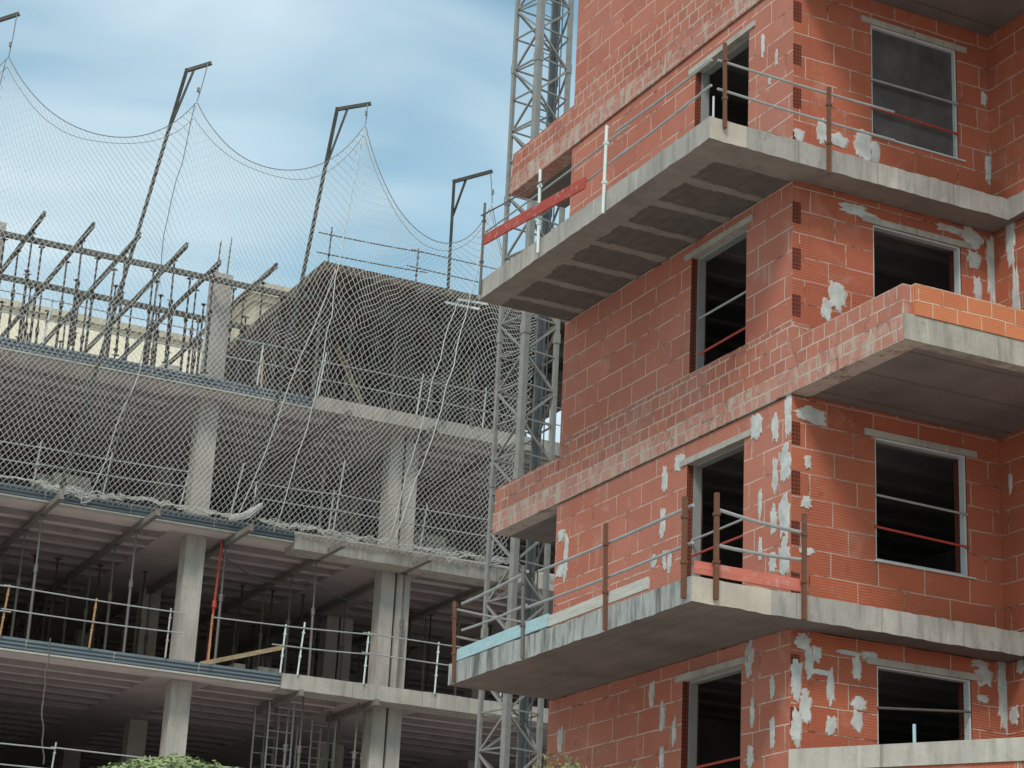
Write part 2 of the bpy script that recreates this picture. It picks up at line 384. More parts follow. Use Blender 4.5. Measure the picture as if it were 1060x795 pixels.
RP = [p for p in RP]; bm = [M['brick'], M['darkblock'], M['cell_shade'], M['plaster'], M['brick'], M['smear']]; bmd = [M['brick_pale'], M['darkblock'], M['cell_shade'], M['plaster'], M['brick'], M['smear']]
def corner_ends(z0, z1):
    r = []; z = z0; k = 0
    while z < z1-.1:
        if k % 2 == 0: r.append((XL-.012, XL+.12, z+.015, min(z+.31, z1)))
        z += .325; k += 1
    return r
# right-hand facade (faces the street), one wall panel per storey
WR = {0: (14.13, 15.82), 1: (11.15, 12.82), 2: (8.2, 9.84), 3: (5.2, 6.86)}
WX0, WX1 = 15.26, 16.72
for r, (zt, zb) in {0: (SOF[0], SOF[1]+.3), 1: (SOF[1], SOF[2]+.3), 2: (SOF[2], SOF[3]+.3), 3: (SOF[3], SOF[4]+.3)}.items():
    wall('wall', 1, YR, TH, XL+TH+.002, XI, zb, zt, [(WX0, WX1, *WR[r])], bm, [p for p in RP if zb < p[1] < zt], corner_ends(zb+.1, zt))
wall('wall', 1, YR, TH, XL+TH+.002, XI, 0, SOF[4]-.0, [], bm)
wall('wall', 1, YR, TH, XL+TH+.002, XI, SOF[0]+.3, 19.2, [], bm)
# wing wall coming towards the street (faces left)
WP = pp(0, XI, [(1046,245,10,60),(1052,330,9,120),(1040,235,6,60),(1044,440,5,30),(1050,740,10,20),(1056,690,8,16),(1048,212,16,16),(1046,500,4,20)])
for zt, zb in ((SOF[0], SOF[1]+.3), (SOF[1], SOF[2]+.3), (SOF[2], SOF[3]+.3), (SOF[3], SOF[4]+.3), (SOF[4], 0), (19.2, SOF[0]+.3)):
    wall('wall', 0, XI, TH, 17.2, YR-.002, zb, zt, [], bm, [p for p in WP if zb < p[1] < zt])
# left-hand facade (faces the frame building)
WL = {0: (13.47, 15.88), 1: (11.18, 12.93), 2: (7.47, 9.87), 3: (4.6, 6.88)}
WY0, WY1 = 22.08, 23.52
for r, (zt, zb) in {0: (SOF[0]-.02, SOF[1]+.3), 1: (SOF[1], 11.17), 2: (SOF[2]-.02, SOF[3]+.3), 3: (SOF[3], SOF[4]+.3)}.items():
    h = [(WY0, WY1, *WL[r])]
    if r == 1: h = [(WY0, WY1, 11.18, 12.93)]
    wall('wall', 0, XL, TH, YR+.004, YF, zb, zt, h, bmd, [p for p in LP if zb < p[1] < zt])
wall('wall', 0, XL, TH, YR+.004, YF, 0, SOF[4], [], bmd)
# small brick courses and stained slab bands, flush with the facade and running on past it as a balcony parapet
for (sz, top) in ((SOF[2], 11.17), (SOF[0], 17.2)):
    b = MB(); b.box((XL-.03, 18.6, sz), (XL+TH, 29.6, sz+.33)); o = b.build('slab_band', M['brick_band'], bb)
    b = MB(); b.box((XL, YR+.004, sz+.332), (XL+TH, YF, top-.002)); b.build('brick_courses', M['brick_small'], bb)
    b = MB(); b.box((XL-.012, YF+.002, sz+.332), (XL+.12, 29.6, sz+.76)); b.box((XL+.122, 29.46, sz+.332), (15.04, 29.6, sz+.76)); b.build('parapet', M['brick_small'], bb)
    b = MB(); b.box((XL-.01, 18.62, sz+.332), (XL+.12, YR-.002, sz+.72))
    b.build('parapet', M['brick_small'], bb)
    b = MB(); b.box((XL+.122, 18.55, sz+.332), (19.5, 18.67, sz+.73)); b.build('parapet', M['brick_new'], bb)
    b = MB(); b.box((XL+TH+.002, 18.6, sz+.0), (19.5, 18.75, sz+.33)); b.box((XL-.027, 18.565, sz+.003), (19.5, 18.598, sz+.327)); b.build('balcony_edge', M['conc_algae'], bb)
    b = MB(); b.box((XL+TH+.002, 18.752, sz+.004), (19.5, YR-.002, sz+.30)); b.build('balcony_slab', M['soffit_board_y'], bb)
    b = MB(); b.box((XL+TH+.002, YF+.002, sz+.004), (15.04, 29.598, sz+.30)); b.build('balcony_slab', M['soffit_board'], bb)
wall('wall', 0, XL, TH, YR+.004, YF, 17.2, 19.2, [], bmd)
# projecting slabs at the first and third level
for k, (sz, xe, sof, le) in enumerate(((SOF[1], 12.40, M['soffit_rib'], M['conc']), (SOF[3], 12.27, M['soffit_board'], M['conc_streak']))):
    fy = 20.47
    b = MB(); mats = [M['conc'], sof, le, M['conc_cream']]
    poly = [(xe, fy), (17.14, fy), (17.14, 17.2), (XI, 17.2), (XI, YR), (XL, YR), (XL, 27.25), (xe, 27.25)]
    z0, z1 = sz, sz+.30
    b.face([(x, y, z1) for x, y in poly], 0); b.face([(x, y, z0) for x, y in poly[::-1]], 1)
    # edges, chopped up and slightly uneven so the arris is not ruler-straight
    for i in range(len(poly)):
        a, c2 = Vector((*poly[i], 0)), Vector((*poly[(i+1) % len(poly)], 0)); n = max(1, int((c2-a).length/.11))
        for j in range(n):
            p, q = a.lerp(c2, j/n), a.lerp(c2, (j+1)/n)
            m = 2 if i == 7 else 0
            if i == 0 and p.x < (13.35 if k else 12.95): m = 3
            dj = lambda w: .010*noise.noise(w*2.3+Vector((k*9, 0, 0)))+.014*noise.noise(w*7)
            b.face([(p.x, p.y, z0+dj(p)-.006), (q.x, q.y, z0+dj(q)-.006), (q.x, q.y, z1+dj(q+Vector((3, 0, 0)))), (p.x, p.y, z1+dj(p+Vector((3, 0, 0))))], m)
    b.build('balcony_slab', mats, bb)
# interior floors, far walls and partition so rooms are real dark rooms
def soffit_profile(b, x0, x1, y0, y1, z, per=.8, jw=.16, rise=.07):
    y = y0; prof = []
    while y < y1:
        for a, h, m in ((0, 0, 0), (jw, 0, 1), (jw+.03, rise*.55, 1), (jw+.18, rise*.95, 1), (per/2+jw/2, rise, 1), (per-.18, rise*.95, 1), (per-.03, rise*.55, 1)):
            if y+a < y1: prof.append((y+a, z+h, m))
        y += per
    prof.append((y1, z, 0))
    for (a, za, m), (c2, zc, _) in zip(prof, prof[1:]): b.face([(x0, c2, zc), (x1, c2, zc), (x1, a, za), (x0, a, za)], m)
for i in (-1, 0, 1, 2, 3, 4):
    b = MB(); z = SOF[i]
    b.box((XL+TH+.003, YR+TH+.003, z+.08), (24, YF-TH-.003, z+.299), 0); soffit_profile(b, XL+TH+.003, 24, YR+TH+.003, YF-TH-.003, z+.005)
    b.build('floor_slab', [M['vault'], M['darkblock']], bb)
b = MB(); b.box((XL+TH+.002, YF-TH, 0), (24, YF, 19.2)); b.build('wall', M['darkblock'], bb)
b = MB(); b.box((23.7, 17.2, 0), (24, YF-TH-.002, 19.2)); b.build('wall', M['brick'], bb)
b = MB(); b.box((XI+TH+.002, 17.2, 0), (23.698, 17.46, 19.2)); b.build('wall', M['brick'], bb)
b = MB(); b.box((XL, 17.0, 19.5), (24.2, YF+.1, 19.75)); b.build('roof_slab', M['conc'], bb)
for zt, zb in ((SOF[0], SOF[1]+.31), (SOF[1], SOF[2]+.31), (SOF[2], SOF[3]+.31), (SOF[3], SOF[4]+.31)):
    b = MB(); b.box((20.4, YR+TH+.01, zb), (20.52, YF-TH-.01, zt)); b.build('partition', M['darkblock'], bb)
# corner terrace low on the right: slanting parapet with concrete coping
P0 = Vector((13.80, 20.72, 0)); D = Vector((.5, -.866, 0)); Nn = Vector((.866, .5, 0)); L = 4.3
q = [P0, P0+D*L, P0+D*L+Nn*.2, P0+Nn*.2]
b = MB(); b.prism([(v.x, v.y) for v in q], 5.36, 5.62); b.build('coping', M['conc_light'], bb)
q2 = [P0+Nn*.03, P0+Nn*.03+D*L, P0+D*L+Nn*.17, P0+Nn*.17]
b = MB(); b.prism([(v.x, v.y) for v in q2], 4.47, 5.358)
for i in range(86):
    c0 = P0+Nn*.03+D*(.02+i*.05); b.box((c0.x-.006, c0.y-.006, 4.47), (c0.x+.006, c0.y+.006, 5.355))
b.build('terrace_parapet', M['ribbed'], bb)
e = P0+D*L
b = MB(); b.prism([(P0.x, P0.y), (e.x, e.y), (XI-.01, e.y), (XI-.01, YR-.01), (XL, YR-.01)], 4.17, 4.468); b.build('terrace_slab', M['conc'], bb)

# windows: frame, lintel, guard tubes
def window(axis, c, u0, u1, z0, z1, tubes, pane=False, sill=True, lint=True):
    P = (lambda u, z, d: (c+d, u, z)) if axis == 0 else (lambda u, z, d: (u, c+d, z))
    b = MB(); a0, a1 = (.10, .22) if axis == 0 else (.02, .12); w = .03
    b.box(P(u0+.001, z0+.001, a0), P(u0+w, z1-.001, a1)); b.box(P(u1-w, z0+.001, a0), P(u1-.001, z1-.001, a1))
    b.box(P(u0+w+.001, z1-w, a0), P(u1-w-.001, z1-.001, a1)); b.box(P(u0+w+.001, z0+.001, a0), P(u1-w-.001, z0+.03, a1))
    fr = b.build('window_frame', M['zinc'] if axis == 0 else M['zinc_pale'], bb)
    if lint:
        b = MB(); b.box(P(u0-.17, z1-.006, -.022), P(u1+.17, z1+.08, .099)); b.build('lintel', M['conc_light'], fr)
        if False: pass
    if sill:
        b = MB(); b.box(P(u0-.03, z0-.022, -.03), P(u1+.10, z0-.002, .1)); b.build('sill', M['zinc_pale'], fr)
    for (ua, za, ub, zb, mt) in tubes:
        b = MB(); b.tube([P(ua, za, -.01 if axis else .06), P(ub, zb, -.01 if axis else .06)], .017); b.build('guard_tube', M[mt], fr)
    if pane:
        b = MB(); b.box(P(u0+w+.001, z0+.031, .075), P(u1-w-.001, z1-w-.001, .083)); b.build('pane', M['glass'], fr)
    return fr
def tb(axis, c, px0, py0, px1, py1, mt):
    a, e = at(px0, py0, axis, c), at(px1, py1, axis, c); return (a[1-axis], a.z, e[1-axis], e.z, mt)
window(1, YR, WX0, WX1, *WR[0], [tb(1, YR, 901, 82, 991, 108, 'tube'), tb(1, YR, 901, 111, 991, 139, 'redtube')], pane=True)
window(1, YR, WX0, WX1, *WR[1], [])
window(1, YR, WX0, WX1, *WR[2], [tb(1, YR, 905, 512, 1001, 533, 'tube'), tb(1, YR, 905, 545, 1003, 567, 'redtube')])
window(1, YR, WX0, WX1, *WR[3], [tb(1, YR, 908, 733, 1004, 737, 'tube_dark')], sill=False)
window(0, XL, WY0, WY1, *WL[0], [(23.1, 13.5, 23.1, 15.3, 'zinc_pale'), (22.15, 14.35, 23.0, 13.7, 'tube_white')], sill=False)
window(0, XL, WY0, WY1, *WL[1], [tb(0, XL, 720, 329, 772, 299, 'tube'), tb(0, XL, 720, 366, 772, 336, 'redtube')], sill=False)
window(0, XL, WY0, WY1, *WL[2], [tb(0, XL, 712, 559, 772, 534, 'tube'), tb(0, XL, 712, 575, 772, 551, 'redtube')], sill=False)
window(0, XL, WY0, WY1, *WL[3], [tb(0, XL, 716, 794, 769, 782, 'redtube')], sill=False)

# ---------------- guardrails and boards of the brick building
def guardrail(loc, label, posts, rails, group=None, cat='guardrail'):
    """posts: (p, q, radius, matname, flat?)  rails: (p, q, radius, mat)"""
    g = thing('guardrail', loc, label, cat, group)
    for (p, q, r, m) in posts:
        b = MB(); b.bar(p, q, r*1.7, r*1.7) if m in ('rust', 'orange') else b.tube([p, q], r)
        d = (Vector(q)-Vector(p)).normalized()
        for t in (.35, .8):   # hook plates that hold the rails
            k = Vector(p).lerp(Vector(q), t); b.bar(k-d*.018, k+d*.018, r*2.1+.008)
        b.build('post', M[m], g)
    for (p, q, r, m) in rails:
        n = 5; pts = [Vector(p).lerp(Vector(q), i/n)+Vector((0, 0, -.018*math.sin(math.pi*i/n))) for i in range(n+1)]
        b = MB(); b.tube(pts, r); b.build('rail', M[m], g)
    return g
x = 12.36; f = 20.43
guardrail((x, 24, 13.45), 'tubular guardrail round the edge of the upper balcony slab',
    [((x, 23.18, 13.1), (x, 23.16, 14.42), .024, 'tube_white'), ((x, 25.15, 13.2), (x, 25.2, 14.55), .024, 'tube_white'), ((x, 27.1, 13.2), (x, 27.1, 14.72), .022, 'tube_dark'),
     ((12.60, f, 13.32), (12.58, f, 14.52), .024, 'rust'), ((14.19, f, 13.08), (14.19, f, 14.32), .026, 'rust')],
    [((x+.04, 20.45, 14.24), (x+.04, 22.95, 14.26), .017, 'tube'), ((x+.04, 20.45, 13.88), (x+.04, 23.0, 13.84), .017, 'tube'),
     ((x+.04, 22.6, 14.20), (x+.04, 27.1, 14.24), .014, 'tube'), ((x+.04, 22.6, 13.86), (x+.04, 25.2, 13.82), .014, 'tube'), ((x-.03, 25.0, 14.30), (x-.03, 27.15, 14.52), .012, 'tube_dark'),
     ((12.5, f+.03, 14.27), (15.26, f+.03, 14.26), .018, 'tube'), ((12.5, f+.03, 13.86), (15.26, f+.03, 13.84), .018, 'tube')])
x = 12.24; f = 20.43
guardrail((x, 24, 7.45), 'guardrail of rusty posts and grey tubes round the lower balcony slab',
    [((x, 26.98, 7.15), (x, 27.12, 8.36), .024, 'rust'), ((x, 24.8, 7.15), (x, 24.9, 8.45), .026, 'tube_dark'), ((x, 22.5, 7.15), (x, 22.57, 8.54), .026, 'rust'),
     ((x, 20.60, 7.2), (x, 20.62, 8.44), .03, 'rust'), ((12.58, f, 7.2), (12.57, f, 8.5), .03, 'rust'), ((13.82, f, 7.14), (13.82, f, 8.45), .028, 'rust')],
    [((x+.05, 26.95, 8.3), (x+.05, 24.85, 8.37), .022, 'tube'), ((x+.05, 24.5, 8.3), (x+.05, 20.5, 8.32), .022, 'tube'),
     ((x+.05, 26.9, 7.9), (x+.05, 24.85, 7.9), .02, 'tube'), ((x+.05, 24.95, 7.86), (x+.05, 20.5, 7.86), .02, 'tube'),
     ((12.62, f+.04, 8.31), (13.8, f+.04, 8.22), .024, 'tube'), ((12.62, f+.04, 7.87), (13.8, f+.04, 7.88), .024, 'tube'),
     ((12.3, 27.14, 8.25), (13.7, 27.14, 8.22), .018, 'tube'), ((12.3, 27.14, 7.85), (13.7, 27.14, 7.82), .018, 'tube')])
def board(name, p, q, w, h, mt, label, cat='board'):
    b = MB(); b.bar(p, q, w, h); return tag(b.build(name, M[mt]), label, cat)
board('plank', at(502, 248, 0, 12.32), at(606, 189, 0, 12.32), .03, .17, 'plank_red', 'red board tied to the far end of the upper balcony rail')
board('plank', (12.285, 27.0, 7.55), (12.285, 24.16, 7.57), .03, .17, 'plank_blue', 'pale blue board lying along the far end of the lower balcony edge')
board('plank', (12.29, 24.14, 7.55), (12.29, 21.52, 7.57), .03, .15, 'plank_grey', 'weathered grey board along the middle of the lower balcony edge')
board('plank', (12.32, 20.50, 7.57), (13.92, 20.50, 7.565), .03, .155, 'plank_pink', 'faded red toe board across the front of the lower balcony')
b = MB(); b.tube([(15.35, 18.4, 5.6), (15.35, 18.4, 5.85)], .02)
o = b.build('pipe_stub', M['plank_blue']); 
pq = P0 + D*1.55 + Nn*.1; o.location = (pq.x, pq.y, 5.60)
tag(o, 'short pale blue pipe stub standing on the low concrete coping', 'pipe')

# ================================================================== LATTICE MAST
N0 = Vector((16.52, 34.0, 0)); tl = Vector((.8996, -.4368, 0)); dl = Vector((.4368, .8996, 0)); sA = .79
eR = (tl*.785 + dl*.62); eL = (-tl*.62 + dl*.785)
legs = [N0, N0+eR*sA, N0+eR*sA+eL*sA+tl*.20, N0+eL*sA]
cr = thing('lattice_mast', N0, 'tall grey steel lattice mast rising between the two buildings', 'crane mast')
for i, l in enumerate(legs):
    w = (.125, .085, .12, .075)[i]; b = MB(); u = tuple(eR)
    b.bar(l+Vector((0, 0, 0)), l+Vector((0, 0, 30)), w, w, up=u)
    for z in [.9+2.95*k for k in range(10)]: b.bar(l+Vector((0, 0, z-.10)), l+Vector((0, 0, z+.10)), w+.025, w+.025, up=u)
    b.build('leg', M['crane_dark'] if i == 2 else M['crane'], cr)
bay = .70
for s_ in range(4):
    a, c2 = legs[s_], legs[(s_+1) % 4]; k = 0; z = .5
    while z < 29.2:
        p, q = (a, c2) if (k+s_) % 2 else (c2, a)
        b = MB(); b.bar(p+Vector((0, 0, z)), q+Vector((0, 0, z+bay)), .038, .038)
        b.bar(a+Vector((0, 0, z+.05)), c2+Vector((0, 0, z+.05)), .03, .03)
        if z < 27: b.build('brace', M['crane'], cr)
        z += bay; k += 1
lc = legs[0]*.62 + legs[2]*.38
b = MB()
for o_ in (.32, .42): b.tube([lc+eR*o_+Vector((0, 0, .3)), lc+eR*o_+Vector((0, 0, 29))], .014)
b.build('cable_pipe', M['crane_dark'], cr)
b = MB()
for o_ in (-.13, .13): b.tube([lc+eR*o_+Vector((0, 0, .3)), lc+eR*o_+Vector((0, 0, 29.5))], .016)
for i in range(100): b.tube([lc-eR*.13+Vector((0, 0, .4+i*.29)), lc+eR*.13+Vector((0, 0, .4+i*.29))], .009, 6)
b.build('ladder', M['crane'], cr)

# ================================================================== CONCRETE FRAME BUILDING
YS = 40.45
fb = thing('concrete_frame_building', (12, YS, 0), 'open concrete frame building under construction on the left', 'building')
LV = [(15.38, 15.69), (12.37, 12.68), (9.30, 9.60), (6.30, 6.60), (3.3, 3.6)]
YE = 64
for i, (z0, z1) in enumerate(LV):
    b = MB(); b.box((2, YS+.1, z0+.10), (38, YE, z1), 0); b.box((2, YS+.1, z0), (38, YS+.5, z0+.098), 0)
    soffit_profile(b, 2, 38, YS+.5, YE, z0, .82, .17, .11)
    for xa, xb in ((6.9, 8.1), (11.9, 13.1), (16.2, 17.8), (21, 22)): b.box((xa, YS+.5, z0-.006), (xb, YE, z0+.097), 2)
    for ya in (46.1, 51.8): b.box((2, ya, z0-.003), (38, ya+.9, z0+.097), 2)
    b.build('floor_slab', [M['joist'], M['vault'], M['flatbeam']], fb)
    # corrugated edge form on the left, projecting pale slab edge on the right
    xe = (14.62, 14.45, 14.42, 14.4, 14.4)[i]
    b = MB(); n = 3; h = .078; zb = z0+.055
    prof = []
    for k in range(n): prof += [(YS-.02, zb+k*h), (YS-.055, zb+k*h+.018), (YS-.055, zb+k*h+.045), (YS-.02, zb+k*h+.062)]
    prof.append((YS-.02, zb+n*h))
    xs = [2+(xe-2)*k/7 for k in range(8)]
    for xa, xb in zip(xs, xs[1:]):
        dz = random.uniform(-.006, .006)
        for (ya, za), (yb, zb2) in zip(prof, prof[1:]): b.face([(xa, ya, za+dz), (xb-.012, ya, za+dz), (xb-.012, yb, zb2+dz), (xa, yb, zb2+dz)])
    b.build('edge_form', M['formedge'], fb)
    b = MB(); b.box((2, YS-.07, z0+.012), (xe-.02, YS+.1, z0+.045)); b.build('edge_batten', M['plank_grey'], fb)
    b = MB()
    n = 70; X0, X1 = xe, 30; yf = YS-.13
    z1_ = z1; z1 = z1-.10 if i == 1 else z1; zbm = (z0+.0, z0-.13, z0-.02, z0, z0)[i]
    for k in range(n):
        xa, xb = X0+(X1-X0)*k/n, X0+(X1-X0)*(k+1)/n
        e_ = lambda xx, s: .018*noise.noise(Vector((xx*1.7, i*3.1+s, 0)))
        b.face([(xa, yf, zbm+e_(xa, 0)), (xb, yf, zbm+e_(xb, 0)), (xb, yf, z1+e_(xb, 5)), (xa, yf, z1+e_(xa, 5))])
        b.face([(xa, yf, z1+e_(xa, 5)), (xb, yf, z1+e_(xb, 5)), (xb, YS+.1, z1+.003), (xa, YS+.1, z1+.003)])
        b.face([(xa, yf, zbm+e_(xa, 0)), (xa, YS+.499, zbm-.004), (xb, YS+.499, zbm-.004), (xb, yf, zbm+e_(xb, 0))])
    b.face([(X0, yf, zbm), (X0, yf, z1), (X0, YS+.499, z1), (X0, YS+.499, zbm)])
    b.face([(X0, YS+.5, zbm-.004), (X1, YS+.5, zbm-.004), (X1, YS+.5, z0+.002), (X0, YS+.5, z0+.002)])
    b.build('slab_edge', M['conc_light'], fb)
# columns, storey by storey
def column(x0, x1, y, zb, zt, w=.42, parent=fb):
    b = MB(); b.box((x0, y, zb), (x1, y+w, zt)); return b.build('column', M['conc_col'], parent)
FL = [(0, LV[4][0])]+[(LV[i+1][1], LV[i][0]) for i in (3, 2, 1, 0)]
for zb, zt in FL:
    for yy in (40.98, 46.5, 52.2, 57.8):
        dx = 0 if yy < 42 else .75
        column(7.28 , 7.72, yy, zb, zt-.008)
        column(12.29+dx, 12.71+dx, yy, zb, zt-.008)
        dx = 0 if yy < 42 else .9
        column(16.74+dx, 17.05+dx, yy, zb, zt-.008); column(17.11+dx, 17.42+dx, yy, zb, zt-.008)
        column(21.6, 22.0, yy, zb, zt-.008); column(26.6, 27.0, yy, zb, zt-.008); column(32, 32.4, yy, zb, zt-.008)
rc = column(12.33, 12.74, 40.98, LV[0][1], 18.28)
b = MB()
for dx, dy, h in ((.05, .05, .62), (.13, .36, .7), (.28, .05, .75), (.36, .36, .66)): b.tube([(12.33+dx, 40.98+dy, 18.28), (12.33+dx+.02, 40.98+dy, 18.28+h+.15)], .012, 6)
b.build('rebar', M['tube_dark'], rc)
column(12.9, 13.32, 46.5, LV[0][1], 17.9); column(7.28, 7.72, 40.98, LV[0][1], 18.35); column(9.6, 10.0, 47.5, LV[0][1], 17.6)
# back walls of stored block and hoardings deep inside
b = MB(); b.box((1.8, YS+.3, 0), (1.998, YE, LV[0][0])); b.build('end_wall', M['joist'], fb)

# falsework over the top floor (left part is still open beams)
rnd0 = random.Random(11)
prop_lists = []
b = MB(); b.box((-.03, 0, -.01), (.03, 10.6, .03)); b.box((-.022, .004, -.06), (.022, 10.6, -.01)); b.box((-.03, 0, -.08), (.03, 10.6, -.06))
rb0 = b.build('formwork_beam', M['formbeam'], origin=(0, 0, 0))
tag(rb0, 'rust brown formwork beam reaching out over the open top floor', 'formwork beam', 'beams over the open top floor')
bx = [5.1, 6.1, 7.12, 8.16, 9.19, 10.17, 11.19, 12.10, 13.2]
for i, X in enumerate(bx):
    o = rb0 if i == 0 else rb0.copy()
    if i: COL.objects.link(o)
    o.location = (X, 39.45+(.5 if X == 12.10 else 0)+random.uniform(-.04, .04), 18.13)
for j, (Y, zz, x0, x1, lb) in enumerate(((40.62, 17.95, 3, 14.1, 'long front cross beam carrying the open roof beams'), (43.1, 17.95, 3, 13.9, 'second long cross beam behind the front one on the open top floor'))):
    b = MB(); b.box((x0, Y-.035, zz-.04), (x1, Y+.035, zz+.06)); b.box((x0, Y-.05, zz-.055), (x1, Y+.05, zz-.04))
    tag(b.build('cross_beam', M['formbeam']), lb, 'formwork beam')
# plywood deck on the right part
dk = thing('formwork_deck', (17, 40, 18.1), 'dark plywood roof formwork deck with joists on the top floor', 'formwork')
b = MB(); b.prism([(14.25, 39.2), (23, 39.2), (23, 51), (14.25, 51)], 18.2, 18.235); b.prism([(14.15, 39.15), (14.25, 39.15), (14.25, 51), (14.15, 51)], 18.1, 18.32); b.prism([(14.25, 39.12), (23, 39.12), (23, 39.198), (14.25, 39.198)], 18.12, 18.30)
b.build('deck_board', M['ply'], dk)
for X in (15.35, 16.4, 17.4, 18.4, 19.4, 20.4, 21.4):
    b = MB(); b.box((X-.05, 38.98, 18.02), (X+.05, 51, 18.198)); b.build('joist', M['formbeam'], dk)
for Y in (40.4, 42.2, 44.0, 46, 48): 
    b = MB(); b.box((14.2, Y-.06, 17.86), (22.9, Y+.06, 18.018)); b.build('cross_joist', M['formbeam'], dk)
b = MB()   # column box moulds and stacked panels under the deck
b.box((15.4, 44.4, 15.7), (16.6, 44.5, 17.6)); tag(b.build('form_panel', M['ply']), 'brown formwork panel standing under the plywood deck', 'panel')
b = MB(); b.box((17.3, 47.2, 15.7), (21.5, 47.3, 17.85)); tag(b.build('form_panel', M['ply']), 'wide dark formwork panel closing the back under the deck', 'panel')
b = MB(); b.box((13.6, 49.2, 15.7), (17.2, 49.3, 17.8)); tag(b.build('form_panel', M['ply']), 'dark formwork panel at the far back left under the deck', 'panel')
tm = None
for k in range(9):
    b = MB(); x0 = 14.4+k*.72; z0_ = 15.72; L_ = 1.6+.6*rnd0.random(); a_ = rnd0.uniform(-.5, .5); yy = 41.0+rnd0.random()*2.5
    b.bar((x0, yy, z0_), (x0+math.sin(a_)*L_, yy+.5, z0_+math.cos(a_)*L_), .04, .12)
    tag(b.build('timber', M['timber'] if k % 3 == 0 else M['ply']), 'loose timber leaning among the props under the roof deck', 'timber', 'loose timbers under the roof deck')
b = MB()
for k in range(5): b.box((14.6+k*.04, 40.2+k*.17, 18.236), (17.3-k*.12, 40.34+k*.17, 18.275+.012*(k % 3)))
tag(b.build('plank_stack', M['ply']), 'thin stack of planks lying on the roof deck', 'planks')
# ceiling beams that poke out under the slabs
for i, (z, xs_, Y0, Y1, gl, lab) in enumerate(((LV[1][0], (9.2, 11.18, 13.15, 15.22, 17.2, 19.3), 39.42, 52, 'beams under the middle slab', 'steel formwork beam poking out under the middle slab edge'),
        (LV[0][0], (15.3, 17.3, 19.3), 39.85, 50, 'beams under the upper slab', 'steel formwork beam under the concrete edge of the upper slab'),
        (LV[2][0], (14.83, 16.5), 40.2, 43, 'beams under the lower slab', 'short steel formwork beam under the lower slab edge'))):
    b = MB(); b.box((-.04, 0, -.12), (.04, Y1-Y0, -.012)); b.box((-.055, -.005, -.14), (.055, Y1-Y0, -.12))
    o0 = b.build('formwork_beam', M['ceilbeam'], origin=(0, 0, 0)); tag(o0, lab, 'formwork beam', gl)
    for k, X in enumerate(xs_):
        o = o0 if k == 0 else o0.copy()
        if k: COL.objects.link(o)
        o.location = (X, Y0+random.uniform(-.06, .06), z)
# adjustable props
def make_prop(h, mt, label, group):
    t = thing('steel_prop', (0, 0, 0), label, 'prop', group)
    b = MB(); b.tube([(0, 0, .01), (0, 0, h*.58)], .030); b.box((-.06, -.06, 0), (.06, .06, .01)); b.build('outer_tube', M[mt], t, origin=(0, 0, 0))
    b = MB(); b.tube([(0, 0, h*.58), (0, 0, h-.01)], .021); b.box((-.06, -.06, h-.01), (.06, .06, h)); b.tube([(-.09, 0, h*.6), (.09, 0, h*.6)], .009, 6); b.build('inner_tube', M[mt], t, origin=(0, 0, 0))
    b = MB(); b.tube([(0, 0, h*.55), (0, 0, h*.61)], .045); b.build('collar', M[mt], t, origin=(0, 0, 0))
    return t
def props(spots, zb, h, mt, label, group):
    t = make_prop(h, mt, label, group)
    for i, (x_, y_) in enumerate(spots):
        o = t if i == 0 else copy_tree(t, (0, 0, 0))
        o.location = (x_, y_, zb); o.rotation_euler = (R_(random.uniform(-.9, .9)), R_(random.uniform(-.9, .9)), random.uniform(0, 3))
rnd = random.Random(3); jit = lambda: rnd.uniform(-.12, .12)
props([(X, Y+jit()) for X in bx[1:] for Y in (39.75+.5, 41.5, 43.4, 45.1, 47.3)], LV[0][1], 18.0-LV[0][1], 'prop', 'thin dark steel prop holding the open beams of the top floor', 'props under the open top floor beams')
props([(X+.25+jit(), Y+jit()) for X in bx[1:] for Y in (41.9, 44.3, 46.0)], LV[0][1], 2.1, 'prop', 'slender steel prop standing free between the open top floor beams', 'free props on the open top floor')
props([(X+.5+jit()*2, Y) for X in bx[1:] for Y in (40.62, 43.1)], LV[0][1], 17.85-LV[0][1], 'prop', 'thin steel prop standing under a long cross beam of the top floor', 'props under the top floor cross beams')
props([(X+jit(), Y+jit()) for X in (14.5, 15.35, 16.4, 17.4, 18.4, 19.4, 20.4) for Y in (40.4, 42.2, 44, 46, 48)], LV[0][1], 17.86-LV[0][1], 'prop_pale', 'grey steel prop standing under the plywood roof deck', 'props under the roof deck')
props([(X, Y+jit()) for X in (9.2, 11.18, 13.15, 15.22, 17.2, 19.3) for Y in (40.9, 42.4, 44.2, 46.1, 48.2, 50.6)], LV[2][1], LV[1][0]-.16-LV[2][1], 'prop_pale', 'tall grey steel prop standing on the lower slab under a ceiling beam', 'props on the lower slab')
props([(X+jit()*3, Y+jit()) for X in (8.2, 9.1, 10.1, 10.8, 11.5, 12.6, 14.2, 15.0, 15.8, 16.7, 18.3, 19.2, 20, 21) for Y in (44.9, 48.8, 53)], LV[2][1], LV[1][0]-.002-LV[2][1], 'prop', 'dark steel prop deep inside the floor above the lower slab', 'props deep inside on the lower slab')
props([(X, Y+jit()) for X in (15.3, 17.3, 19.3) for Y in (41.2, 43.2, 45.4, 48)], LV[1][1], LV[0][0]-.16-LV[1][1], 'prop_pale', 'grey steel prop behind the net under the upper slab', 'props on the middle slab')
props([(X+jit()*3, Y+jit()) for X in (9.0, 10.6, 13.9, 18.6) for Y in (43.9, 47.5)], LV[1][1], LV[0][0]-.002-LV[1][1], 'prop', 'dark steel prop deep inside the floor behind the net', 'props deep inside on the middle slab')
